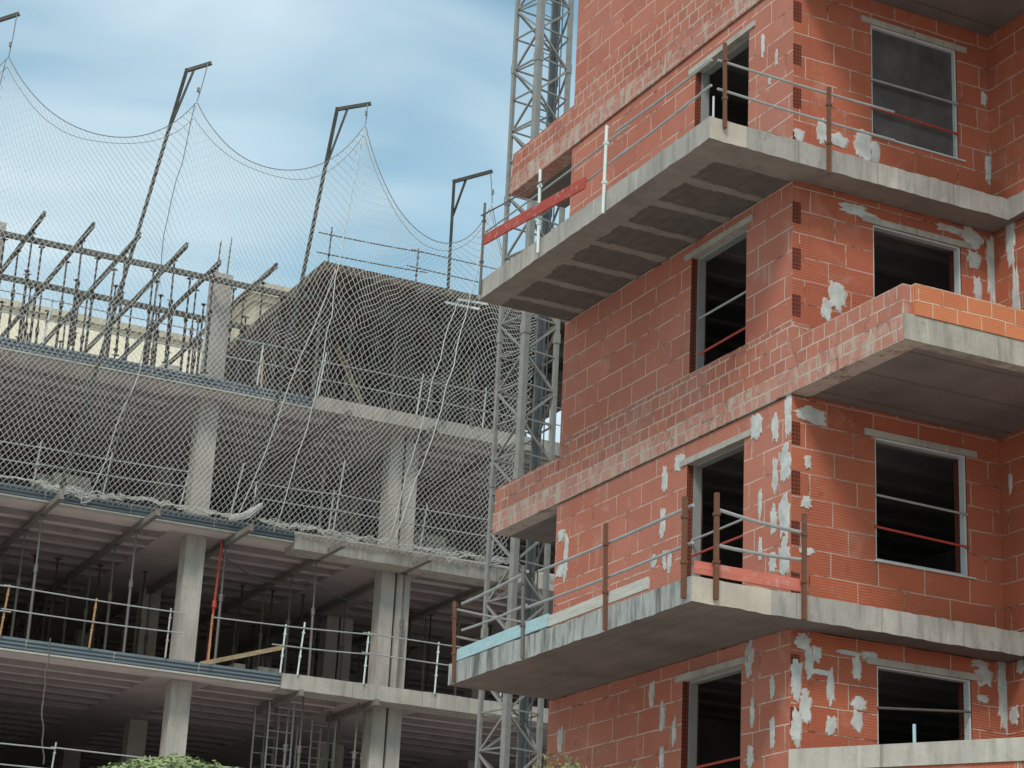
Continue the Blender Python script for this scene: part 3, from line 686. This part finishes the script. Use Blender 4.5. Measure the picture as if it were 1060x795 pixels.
props([(X, Y+jit()) for X in (14.83, 15.15, 16.3, 16.55) for Y in (40.9, 42.4)], LV[3][1], LV[2][0]-.002-LV[3][1], 'prop_pale', 'grey steel prop on the lowest visible floor near the double columns', 'props on the lowest visible floor')
b = MB(); b.tube([(13.02, 41.1, LV[2][1]), (13.06, 41.0, LV[1][0]-.01)], .028); b.tube([(13.04, 41.05, 10.9), (13.04, 41.05, 11.05)], .05)
tag(b.build('steel_prop', M['redtube']), 'red steel prop standing right of the front column', 'prop')
b = MB(); b.bar((12.75, 40.7, 9.62), (14.6, 40.9, 10.25), .05, .09)
tag(b.build('timber', M['timber']), 'raw timber leaning against the rail right of the front column', 'timber')
b = MB(); b.bar((15.6, 44.1, 16.2), (17.2, 44.2, 16.95), .05, .16)
tag(b.build('timber', M['prop_pale']), 'pale board propped diagonally under the roof deck', 'board')

def ladder_frame(x, y, zb, h, label):
    t = thing('scaffold_frame', (x, y, zb), label, 'scaffold')
    for dx in (0, .55):
        b = MB(); b.tube([(x+dx, y, zb), (x+dx, y, zb+h)], .022); b.build('post', M['tube'], t)
        b = MB(); b.tube([(x+dx, y+.9, zb), (x+dx, y+.9, zb+h)], .022); b.build('post', M['tube'], t)
    for yy in (y, y+.9):
        b = MB()
        for k in range(7): b.tube([(x, yy, zb+.25+k*.36), (x+.55, yy, zb+.25+k*.36)], .013, 6)
        b.tube([(x, yy, zb+.3), (x+.55, yy, zb+1.4)], .012, 6); b.build('rung', M['tube'], t)
    return t
ladder_frame(14.75, 41.9, LV[3][1], 2.66, 'narrow grey scaffold frame left of the double columns on the lowest floor')
ladder_frame(16.0, 42.6, LV[3][1], 2.5, 'narrow grey scaffold frame just beside the double columns on the lowest floor')
def pallet(x, y, z, w, d, h, mt, label):
    t = thing('block_pallet', (x, y, z), label, 'pallet'); b = MB()
    for k in range(3): b.box((x, y+k*(d-.1)/2, z), (x+w, y+.1+k*(d-.1)/2, z+.1))
    for k in range(6): b.box((x+k*(w-.1)/5, y, z+.101), (x+.1+k*(w-.1)/5, y+d, z+.123))
    b.build('pallet_base', M['timber'], t)
    r = random.Random(int(x*7)); b = MB(); nz = int(h/.2)
    for k in range(nz):
        for i in range(4):
            for j in range(3):
                if k == nz-1 and r.random() < .4: continue
                o_ = r.uniform(-.012, .012); b.box((x+i*w/4+.008+o_, y+j*d/3+.008, z+.125+k*.2), (x+(i+1)*w/4-.008+o_, y+(j+1)*d/3-.008, z+.125+k*.2+.192))
    b.build('block_stack', M[mt], t)
pallet(10.9, 45.3, LV[2][1], 1.1, .9, .8, 'conc_col', 'pallet of grey blocks on the lower slab left of the front column')
pallet(14.1, 42.6, LV[2][1], 1.1, .9, .6, 'conc_light', 'pallet of grey blocks behind the white posts of the lower slab')
pallet(9.4, 42.4, LV[1][1], 1.1, .9, .8, 'conc_light', 'pallet of grey blocks behind the net at the far left')
pallet(18.3, 43.0, LV[1][1], 1.1, .9, 1.0, 'conc_col', 'pallet of grey blocks behind the net near the mast')
pallet(8.3, 43.0, LV[3][1], 1.1, .9, .8, 'plaster', 'pallet of white blocks at the bottom left corner')
def cable(pts, r, mt, label):
    b = MB(); P_ = []
    for (p, q) in zip(pts, pts[1:]):
        p, q = Vector(p), Vector(q)
        for i in range(8): P_.append(p.lerp(q, i/8)+Vector((.02*math.sin(i*1.7+p.z), 0, -.12*math.sin(math.pi*i/8)*abs(q.x-p.x))))
    P_.append(Vector(pts[-1])); b.tube(P_, r, 6); tag(b.build('cable', M[mt]), label, 'cable')
cable([(9.5, 40.15, 9.62), (9.52, 40.3, 8.4), (9.7, 40.35, 7.2)], .014, 'tube_dark', 'black cable hanging below the lower slab at the far left')
cable([(13.2, 41.6, 12.2), (15.4, 42.0, 12.0), (18.9, 42.0, 12.15)], .016, 'tube_dark', 'black cable slung under the ceiling above the lower slab')
# guardrails of the frame building
def fguard(label, zt, spans, posts, rails, y=YS-.09, pm='tube', rm='tube', group=None):
    P_ = [((X, y, zt-.02), (X+dx, y, zt+h), .019, m) for (X, dx, h, m) in posts]
    R2 = [((a, y-.03, za), (c, y-.03, zc), .0145, m) for (a, za, c, zc, m) in rails]
    guardrail(((posts[0][0]+posts[-1][0])/2, y, zt), label, P_, R2)
fguard('grey tube guardrail behind the net left of the front column', LV[1][1], None,
    [(6.5, .0, .95, 'tube'), (8.82, .06, .92, 'tube'), (10.25, .1, .95, 'tube'), (11.87, .14, .85, 'tube')],
    [(3, 13.45, 8.9, 13.46, 'tube'), (8.8, 13.47, 12.0, 13.5, 'tube'), (3, 13.06, 8.9, 13.1, 'tube'), (8.8, 13.12, 11.95, 13.17, 'tube')])
fguard('grey tube guardrail on the middle slab right of the front column', LV[1][1], None,
    [(12.95, .2, 1.2, 'tube'), (13.46, .0, .85, 'tube_white'), (15.15, .06, .95, 'tube'), (15.25, .15, 1.65, 'tube'), (17.28, .12, 1.0, 'tube'), (19.0, .05, 1.05, 'tube')],
    [(13.4, 13.5, 15.3, 13.55, 'tube'), (15.2, 13.55, 19.1, 13.58, 'tube'), (13.4, 13.18, 15.3, 13.2, 'tube'), (15.2, 13.2, 19.1, 13.2, 'tube')], y=YS-.17)
fguard('guardrail with orange wooden posts on the lower slab at the left', LV[2][1], None,
    [(6.9, 0, .95, 'orange'), (8.55, .06, 1.0, 'orange'), (10.33, .04, .98, 'orange'), (11.9, .02, 1.0, 'tube')],
    [(3, 10.5, 8.7, 10.56, 'tube'), (8.5, 10.57, 12.2, 10.53, 'tube'), (3, 10.02, 8.7, 10.06, 'tube'), (8.5, 10.1, 12.2, 10.12, 'tube')])
fguard('white posted guardrail on the pale concrete edge of the lower slab', LV[2][1], None,
    [(12.78, 0, .98, 'orange'), (14.34, .04, 1.0, 'tube_white'), (14.72, .07, 1.1, 'tube_white'), (16.2, .04, 1.1, 'tube_white'), (17.84, .03, 1.1, 'tube_white'), (19.4, .0, 1.1, 'tube_white')],
    [(12.8, 10.52, 16.3, 10.64, 'tube'), (16.1, 10.66, 20.5, 10.68, 'tube'), (14.1, 10.14, 16.3, 10.22, 'tube'), (16.1, 10.24, 20.5, 10.24, 'tube')], y=YS-.17)
fguard('grey guardrail along the lowest visible slab at the bottom left', LV[3][1], None,
    [(7.9, 0, 1.0, 'tube'), (9.85, .05, 1.05, 'tube'), (11.8, 0, 1.0, 'tube'), (14.5, 0, 1.0, 'tube'), (17.9, 0, 1.0, 'tube')],
    [(3, 7.46, 9.9, 7.52, 'tube'), (9.8, 7.54, 19, 7.6, 'tube'), (3, 7.1, 9.9, 7.12, 'tube'), (9.8, 7.12, 19, 7.14, 'tube')])
fguard('thin tube guardrail along the open top floor left of the bare column', LV[0][1], None,
    [(6.3, 0, .9, 'tube'), (8.65, .1, .95, 'tube_white'), (9.95, 0, .85, 'tube'), (12.0, .06, .95, 'tube_white'), (13.3, .06, .95, 'tube_white')],
    [(3, 16.62, 8.8, 16.62, 'tube'), (8.6, 16.62, 14.4, 16.62, 'tube'), (3, 16.15, 8.8, 16.17, 'tube'), (8.6, 16.17, 14.4, 16.18, 'tube')])
fguard('white posted guardrail on the top floor below the plywood deck', LV[0][1], None,
    [(14.66, .12, 1.0, 'tube_white'), (17.0, .1, .97, 'tube_white'), (18.62, .04, .95, 'tube_white'), (20.3, 0, .95, 'tube_white')],
    [(14.6, 16.45, 18.7, 16.52, 'tube'), (18.5, 16.52, 22, 16.5, 'tube'), (14.6, 16.05, 22, 16.1, 'tube')], y=YS-.17)
fguard('dark tube guardrail standing on top of the plywood roof deck', 18.2, None,
    [(14.28, .03, .98, 'tube_dark'), (16.35, .02, .95, 'tube_dark'), (18.6, .02, 1.0, 'tube_dark'), (20.8, 0, 1.0, 'tube_dark')],
    [(14.0, 18.98, 16.6, 19.08, 'tube_dark'), (16.2, 19.08, 21, 19.12, 'tube_dark'), (14.0, 18.52, 16.6, 18.62, 'tube_dark'), (16.1, 18.68, 21, 18.7, 'tube_dark')], y=39.28)

# fluorescent-white battens lying on the deck edge
board('batten', at(461, 313, 1, 38.9), at(496, 320, 1, 38.9), .04, .05, 'tube_white', 'short white batten under the right end of the roof deck edge')
board('batten', at(474, 310, 1, 38.9), at(505, 315, 1, 38.9), .04, .05, 'tube_white', 'white batten lying on the right end of the roof deck edge')

# ================================================================== SAFETY NET AND ITS POSTS
PK = [(3.0, 20.9), (6.86, 20.95), (10.84, 21.0), (14.64, 21.46), (17.79, 20.34), (20.2, 20.4)]
SG = [1.3, 1.28, 1.35, 1.75, 2.2]
def ztop(x):
    for (a, b_), s_ in zip(zip(PK, PK[1:]), SG):
        if a[0] <= x <= b_[0]:
            t = (x-a[0])/(b_[0]-a[0])
            cz = (math.cosh(2.1*(2*t-1))-1)/(math.cosh(2.1)-1)
            return a[1]+(b_[1]-a[1])*t - s_*(1-cz)
    return 20
def netpt(x, s):
    zb = 12.50 if x < 14.4 else 12.46
    zt = ztop(x); zm = sum(ztop(x+k*(1-s)*.9) for k in (-1, -.5, 0, .5, 1))/5; z = zb+7.4*s+(zm-zb-7.4)*s**2.6
    dip = 0
    pk = min(abs(x-p[0]) for p in PK)
    y = 40.2 - 1.65*s**.6 - .10*math.sin(x*2.1+s*2)*(s*(1-s)*4) + .16*noise.noise(Vector((x*.9, z*.45, 0)))*(s*(1-s)*4)
    y += .28*math.exp(-(pk/.35)**2)*min(1, s*1.5)*(1 if s < .97 else .6)*.4
    w = 4*s*(1-s)
    xx = x + .12*noise.noise(Vector((x*.7, z*.5, 3)))*w + .06*noise.noise(Vector((x*2.5, z*1.6, 6)))*w + .02*noise.noise(Vector((x*7, z*6, 6)))*w
    zz = z + .22*noise.noise(Vector((x*.6, z*.6, 8)))*w + .09*noise.noise(Vector((x*2.2, z*2, 12)))*w + .02*noise.noise(Vector((x*7, z*6, 16)))*w
    return Vector((xx, y, zz))
def strand(b, p, q, r):
    d = (q-p); a = d.cross(Vector((0, 1, 0))).normalized()*r; c = Vector((0, -1, 0))*r; k = len(b.v)
    for e_ in (p, q): b.v += [e_+a, e_-a*.5+c*.87, e_-a*.5-c*.87]
    for i in range(3):
        j = (i+1) % 3; b.f.append((k+i, k+j, k+3+j, k+3+i)); b.mi.append(0)
net = thing('safety_net', (12, 40.1, 12.7), 'grey diamond mesh safety net hanging from tall posts in scallops', 'safety net')
b = MB(); dX = .058; NS = 100; xs0, xs1 = 4.4, 19.2; NX = int((xs1-xs0)/dX)
pts = {}
for i in range(NX+1):
    for j in range(NS+1):
        if (i+j) % 2 == 0: pts[i, j] = netpt(xs0+i*dX, j/NS)
for (i, j), p in pts.items():
    for di in (-1, 1):
        q = pts.get((i+di, j+1))
        if q is not None: strand(b, p, q, .0050)
b.build('net_mesh', M['net'], net)
b = MB(); edge = [netpt(xs0+(xs1-xs0)*i/300, 1) for i in range(301)]; b.tube(edge, .009, 6); b.build('border_rope', M['rope'], net)
b = MB(); b.tube([netpt(xs0+(xs1-xs0)*i/300, .975-.006*math.sin(i*.11)) for i in range(301)], .006, 5); b.build('inner_cord', M['rope'], net)
for k, xx in enumerate((6.86, 10.84, 14.64, 17.79)):
    b = MB(); pts_ = [netpt(xx-(1-s)*(.75 if k < 3 else 1.3)+.05*math.sin(s*5), s)+Vector((0, -.03, 0)) for s in [1-i/24 for i in range(25)]]
    b.tube(pts_, .009 if k < 3 else .011, 6); b.build('hanging_rope', M['rope'] if k < 2 else M['netpale'], net)
    if k > 2:
        b = MB(); b.tube([p+Vector((-.05-.30*math.sin(i/24*3.1), -.02, .05)) for i, p in enumerate(pts_)][6:], .009, 6); b.build('hanging_rope', M['netpale'], net)
for (x0, z0, x1, z1) in ((10.45, 15.3, 9.95, 12.6), (14.35, 18.1, 13.1, 12.75)):
    b = MB(); b.tube([Vector((x0+(x1-x0)*i/8+.03*math.sin(i*1.3), 38.95+(40.1-38.95)*i/8*((18.2-z1)/5.6 if z0 > 18 else 1) if z0 > 18 else 39.2+.9*i/8, z0+(z1-z0)*i/8)) for i in range(9)], .011, 6)
    b.build('hanging_rope', M['netpale'], net)
# gathered net lying in folds on the slab edge
def bundle(x0, x1, droop, rough):
    """loose hem of the net, crumpled over the slab edge"""
    b = MB(); P_ = {}; n = int((x1-x0)/.045); rows = 16
    for i in range(n+1):
        for j in range(rows+1):
            if (i+j) % 2: continue
            X = x0+i*.045; v = j/rows; e_ = math.sin(math.pi*i/n)**.5
            d = droop*e_*(.45+.9*abs(noise.noise(Vector((X*1.9, 1.5, 0))))+.25*noise.noise(Vector((X*6, 2, 0))))
            q = Vector((X*4.5, v*3.2, x0)); k = Vector((X*11, v*6, x0+4))
            P_[i, j] = Vector((X+rough*(noise.noise(q)*1.6+.5*noise.noise(k)), 40.24-.07*v+rough*(noise.noise(q+Vector((9, 0, 0)))+.5*noise.noise(k+Vector((5, 0, 0)))) if v > .3 else 40.28, 12.74+.05*noise.noise(Vector((X*3, 0, 5)))-d*v+rough*(1.1*noise.noise(q+Vector((0, 9, 0)))+.7*noise.noise(k+Vector((0, 5, 0))))))
    for (i, j), p in P_.items():
        for di in (-1, 1):
            q = P_.get((i+di, j+1))
            if q is not None: strand(b, p, q, .0062)
    b.build('gathered_net', M['netpale'], net)
bundle(8.9, 10.7, .34, .10); bundle(10.6, 13.4, .10, .05); bundle(13.6, 14.4, .18, .07); bundle(14.4, 19.6, .24, .07); bundle(5, 9.0, .06, .03)
b = MB()
for k in range(26): 
    o_ = Vector((rnd.uniform(-.06, .06), rnd.uniform(-.06, .06), rnd.uniform(-.05, .05))); b.tube([Vector((12.95, 40.2, 12.62))+o_, Vector((13.25, 40.15, 12.72))+o_*1.3, Vector((13.55, 40.1, 13.0))+o_*.6], .012, 4)
b.build('gathered_net', M['netpale'], net)

def gallows(base, top, tip, label, mt):
    base, top, tip = Vector(base), Vector(top), Vector(tip)
    t = thing('net_post', base, label, 'post', 'posts that hold up the safety net')
    b = MB(); b.bar(base, top+(top-base).normalized()*.04, .068, .068); mid = base.lerp(top, .45); b.bar(mid-(top-base).normalized()*.25, mid+(top-base).normalized()*.25, .095, .095)
    b.build('mast', M[mt], t)
    d = (tip-top).normalized(); b = MB(); b.bar(top-d*.03, tip, .065, .075); b.build('arm', M[mt], t)
    b = MB(); b.bar(top.lerp(tip, .32), top.lerp(base, .155 if mt != 'x' else .1), .04, .04); b.build('brace', M[mt], t)
    return t
gallows((5.0, 40.2, 12.68), (6.3, 38.98, 21.65), (6.98, 38.75, 22.02), 'net post cut off by the left edge of the picture', 'gallows')
gallows((9.35, 40.2, 12.68), (10.65, 39.0, 21.84), (11.12, 38.8, 22.06), 'leaning dark net post second from the left', 'gallows')
gallows((13.42, 40.2, 12.68), (14.1, 39.0, 21.84), (14.80, 38.8, 22.08), 'leaning dark net post in front of the deck corner', 'gallows')
gallows((17.55, 40.2, 15.69), (17.0, 39.0, 20.82), (17.83, 38.8, 21.20), 'shorter upright net post nearest the lattice mast', 'gallows')
for k, (tip, pk) in enumerate((((6.93, 38.75, 22.0), 6.86), ((11.04, 38.8, 22.03), 10.84), ((14.72, 38.8, 22.05), 14.64), ((17.79, 38.8, 21.15), 17.79))):
    b = MB(); e_ = netpt(pk, 1); b.tube([tip, (Vector(tip)+e_)/2+Vector((.01, 0, 0)), e_], .012, 6); b.tube([e_+Vector((0, 0, .22)), e_+Vector((.0, 0, .32))], .03, 6); b.build('hanging_rope', M['rope'], net)

# ================================================================== BACKGROUND BUILDINGS
cb = thing('cream_building', (14, 66, 0), 'cream rendered building far behind the open top floor', 'building')
b = MB(); b.box((9.0, 66, 0), (24, 78, 25.5)); b.build('wall', M['cream'], cb)
b = MB(); b.box((-6, 66.0, 0), (8.998, 78, 25.3)); b.build('wall', M['ochre'], cb)
b = MB(); b.box((-6.2, 65.86, 25.62), (24.2, 78.2, 25.85)); b.box((-6.1, 65.94, 25.502), (24.1, 65.998, 25.618)); b.build('cornice', M['stone'], cb)
b = MB(); b.box((13.2, 65.9, 0), (13.5, 65.998, 25.3)); b.box((9.6, 65.9, 0), (9.9, 65.998, 25.3)); b.build('pilaster', M['cream'], cb)
for X in (10.6, 14.6, 17.2, 20.0):
    b = MB(); b.box((X, 65.93, 22.2), (X+1.0, 65.997, 23.6)); w_ = b.build('window', M['zinc_pale'], cb)
    b = MB(); b.box((X+.08, 65.915, 22.28), (X+.92, 65.929, 23.52)); b.build('pane', M['glass'], w_)
st = thing('stone_tower', (18.6, 56, 0), 'warm stone rooftop turret with a stepped cornice behind the bare column', 'turret')
a_, c_ = at(262, 330, 1, 58), at(312, 330, 1, 58); ztop_ = at(280, 298, 1, 58).z
x0_, x1_ = a_.x, c_.x
b = MB(); b.box((x0_, 58, 0), (x1_, 61, ztop_-.55)); b.build('wall', M['stone'], st)
b = MB(); b.box((x0_-.12, 57.88, ztop_-.548), (x1_+.12, 61.1, ztop_-.36)); b.box((x0_-.25, 57.75, ztop_-.358), (x1_+.25, 61.2, ztop_-.16)); b.box((x0_-.1, 57.9, ztop_-.158), (x1_+.1, 61, ztop_+.1)); b.build('cornice', M['stone'], st)
b = MB(); b.box((x0_+.35, 57.9, ztop_-2.6), (x1_-.35, 57.998, ztop_-.9)); b.box((x0_+.2, 57.85, ztop_-2.75), (x1_-.2, 57.998, ztop_-2.62)); b.build('panel', M['stone'], st)

# ================================================================== PLANTS
def crown(parent, c, rx, rz, n, mt, size=.035, seed=1):
    r = random.Random(seed); b = MB()
    for i in range(n):
        u, v = r.uniform(-1, 1), r.uniform(0, 2*math.pi); s_ = math.sqrt(1-u*u); k = 1-abs(r.gauss(0, .07)) 
        d = Vector((s_*math.cos(v), s_*math.sin(v), u)); k *= 1+.07*noise.noise(d*3.2+Vector((seed, 0, 0)))+.05*noise.noise(d*9)
        p = Vector(c)+Vector((d.x*rx, d.y*rx, d.z*rz))*k
        n1 = (d+Vector((r.uniform(-.9, .9), r.uniform(-.9, .9), r.uniform(-.4, 1.0)))).normalized(); a = n1.cross(Vector((r.random()-.5, r.random()-.5, r.random()))).normalized(); e_ = n1.cross(a)
        L_ = size*r.uniform(.7, 1.4)
        b.face([p-a*L_, p-e_*L_*.45, p+a*L_, p+e_*L_*.45])
    return b.build('crown', M[mt], parent)
bc = at(190, 784, 1, 16.0)
tr = thing('clipped_tree', (bc.x, 16.0, 0), 'rounded clipped green treetop at the bottom edge on the left', 'tree')
crown(tr, (bc.x, 16.0, bc.z-.86), 1.02, .86, 26000, 'leaf', .026, 4)
b = MB(); b.tube([(bc.x, 16, 0), (bc.x+.03, 16, 1.2), (bc.x, 16, 2.9)], .09, 10, r2=.05)
for i in range(7): a = i*.9; b.tube([(bc.x, 16, 1.9+.1*i), (bc.x+.6*math.cos(a), 16+.6*math.sin(a), 3.0+.08*i)], .03, 6, r2=.01)
b.build('trunk', M['bark'], tr)
def sprig(px, py, Y, h, label, seed, mt='leaf2'):
    r = random.Random(seed); p = at(px, py, 1, Y); t = thing('shrub', (p.x, Y, 0), label, 'shrub'); s_ = MB(); b = MB()
    for k in range(9):
        top = Vector((p.x+r.uniform(-.22, .22), Y+r.uniform(-.2, .2), p.z-r.uniform(0, .22))); base = Vector((p.x+r.uniform(-.1, .1), Y, 0))
        P_ = [base.lerp(top, i/8)+Vector((.05*math.sin(i+k), 0, 0)) for i in range(9)]; s_.tube(P_, .012, 5, r2=.004)
        for i in range(60):
            q = base.lerp(top, r.uniform(.72, 1.0))+Vector((r.uniform(-.07, .07), r.uniform(-.07, .07), 0)); a = Vector((r.uniform(-1, 1), r.uniform(-1, 1), r.uniform(-.3, 1))).normalized(); e_ = a.cross(Vector((r.random(), 1, r.random()))).normalized(); L_ = r.uniform(.02, .045)
            b.face([q, q+a*L_+e_*L_*.4, q+a*L_*2, q+a*L_-e_*L_*.4])
    s_.build('stem', M['bark'], t); b.build('foliage', M[mt], t)
sprig(575, 775, 19.0, 1, 'thin climbing shrub tip at the foot of the brick wall corner', 1)
sprig(603, 790, 19.0, 1, 'low leafy shrub tip between the two taller ones below the brick wall', 2, 'leaf')
sprig(672, 789, 18.6, 1, 'yellowish shrub tip below the lowest left window of the brick building', 3)

# ================================================================== SKY AND SUN
SUN_EL, SUN_AZ = R_(48), R_(-140)      # azimuth from +Y towards +X : behind the camera to the left
w = bpy.data.worlds.new('World'); S.world = w; w.use_nodes = True; t = w.node_tree; t.nodes.clear()
N = t.nodes.new; Lk = t.links.new
sky = N('ShaderNodeTexSky'); sky.sky_type = 'NISHITA'; sky.sun_disc = False; sky.sun_elevation = SUN_EL; sky.sun_rotation = SUN_AZ; sky.air_density = 1.0; sky.dust_density = 2.0; sky.ozone_density = 1.5
bg1 = N('ShaderNodeBackground'); bg1.inputs[1].default_value = .125
hs = N('ShaderNodeMix'); hs.data_type = 'RGBA'; hs.blend_type = 'MULTIPLY'; hs.inputs[0].default_value = 1; hs.inputs[7].default_value = (.78, 1.06, .90, 1)
Lk(sky.outputs[0], hs.inputs[6]); Lk(hs.outputs[2], bg1.inputs[0])
bg2 = N('ShaderNodeBackground'); bg2.inputs[0].default_value = (.585, .705, .765, 1); bg2.inputs[1].default_value = .80
tc = N('ShaderNodeTexCoord'); sp_ = N('ShaderNodeSeparateXYZ'); Lk(tc.outputs['Generated'], sp_.inputs[0])
def mth(op, a, b_):
    n = N('ShaderNodeMath'); n.operation = op
    for i, v in enumerate((a, b_)):
        if isinstance(v, (int, float)): n.inputs[i].default_value = v
        else: Lk(v, n.inputs[i])
    return n.outputs[0]
zz = mth('ADD', mth('MAXIMUM', sp_.outputs[2], 0.0), .22)
cbn = N('ShaderNodeCombineXYZ'); Lk(mth('DIVIDE', sp_.outputs[0], zz), cbn.inputs[0]); Lk(mth('DIVIDE', sp_.outputs[1], zz), cbn.inputs[1])
n1 = N('ShaderNodeTexNoise'); n1.inputs['Scale'].default_value = 2.9; n1.inputs['Detail'].default_value = 5; n1.inputs['Roughness'].default_value = .42; n1.inputs['Distortion'].default_value = .5
mp = N('ShaderNodeMapping'); mp.inputs['Location'].default_value = (5.15, 2.4, 0); mp.inputs['Scale'].default_value = (1, 1.5, 1); Lk(cbn.outputs[0], mp.inputs[0]); Lk(mp.outputs[0], n1.inputs['Vector'])
mr = N('ShaderNodeMapRange'); mr.inputs[1].default_value = .33; mr.inputs[2].default_value = .66; mr.inputs[3].default_value = .10; mr.inputs[4].default_value = .92; Lk(n1.outputs[0], mr.inputs[0])
ms = N('ShaderNodeMixShader'); Lk(mr.outputs[0], ms.inputs[0]); Lk(bg1.outputs[0], ms.inputs[1]); Lk(bg2.outputs[0], ms.inputs[2])
wo = N('ShaderNodeOutputWorld'); Lk(ms.outputs[0], wo.inputs[0])
sd = bpy.data.lights.new('sun', 'SUN'); sd.energy = 1.45; sd.angle = R_(13); sd.color = (1, .945, .90); so = bpy.data.objects.new('sun', sd); COL.objects.link(so)
dv = Vector((math.sin(SUN_AZ)*math.cos(SUN_EL), math.cos(SUN_AZ)*math.cos(SUN_EL), math.sin(SUN_EL)))
so.rotation_euler = dv.to_track_quat('Z', 'Y').to_euler()
S.view_settings.view_transform = 'Standard'; S.view_settings.look = 'None'; S.view_settings.exposure = .68; S.view_settings.gamma = 1
for o in bpy.data.objects:
    if '_w' in o: del o['_w']
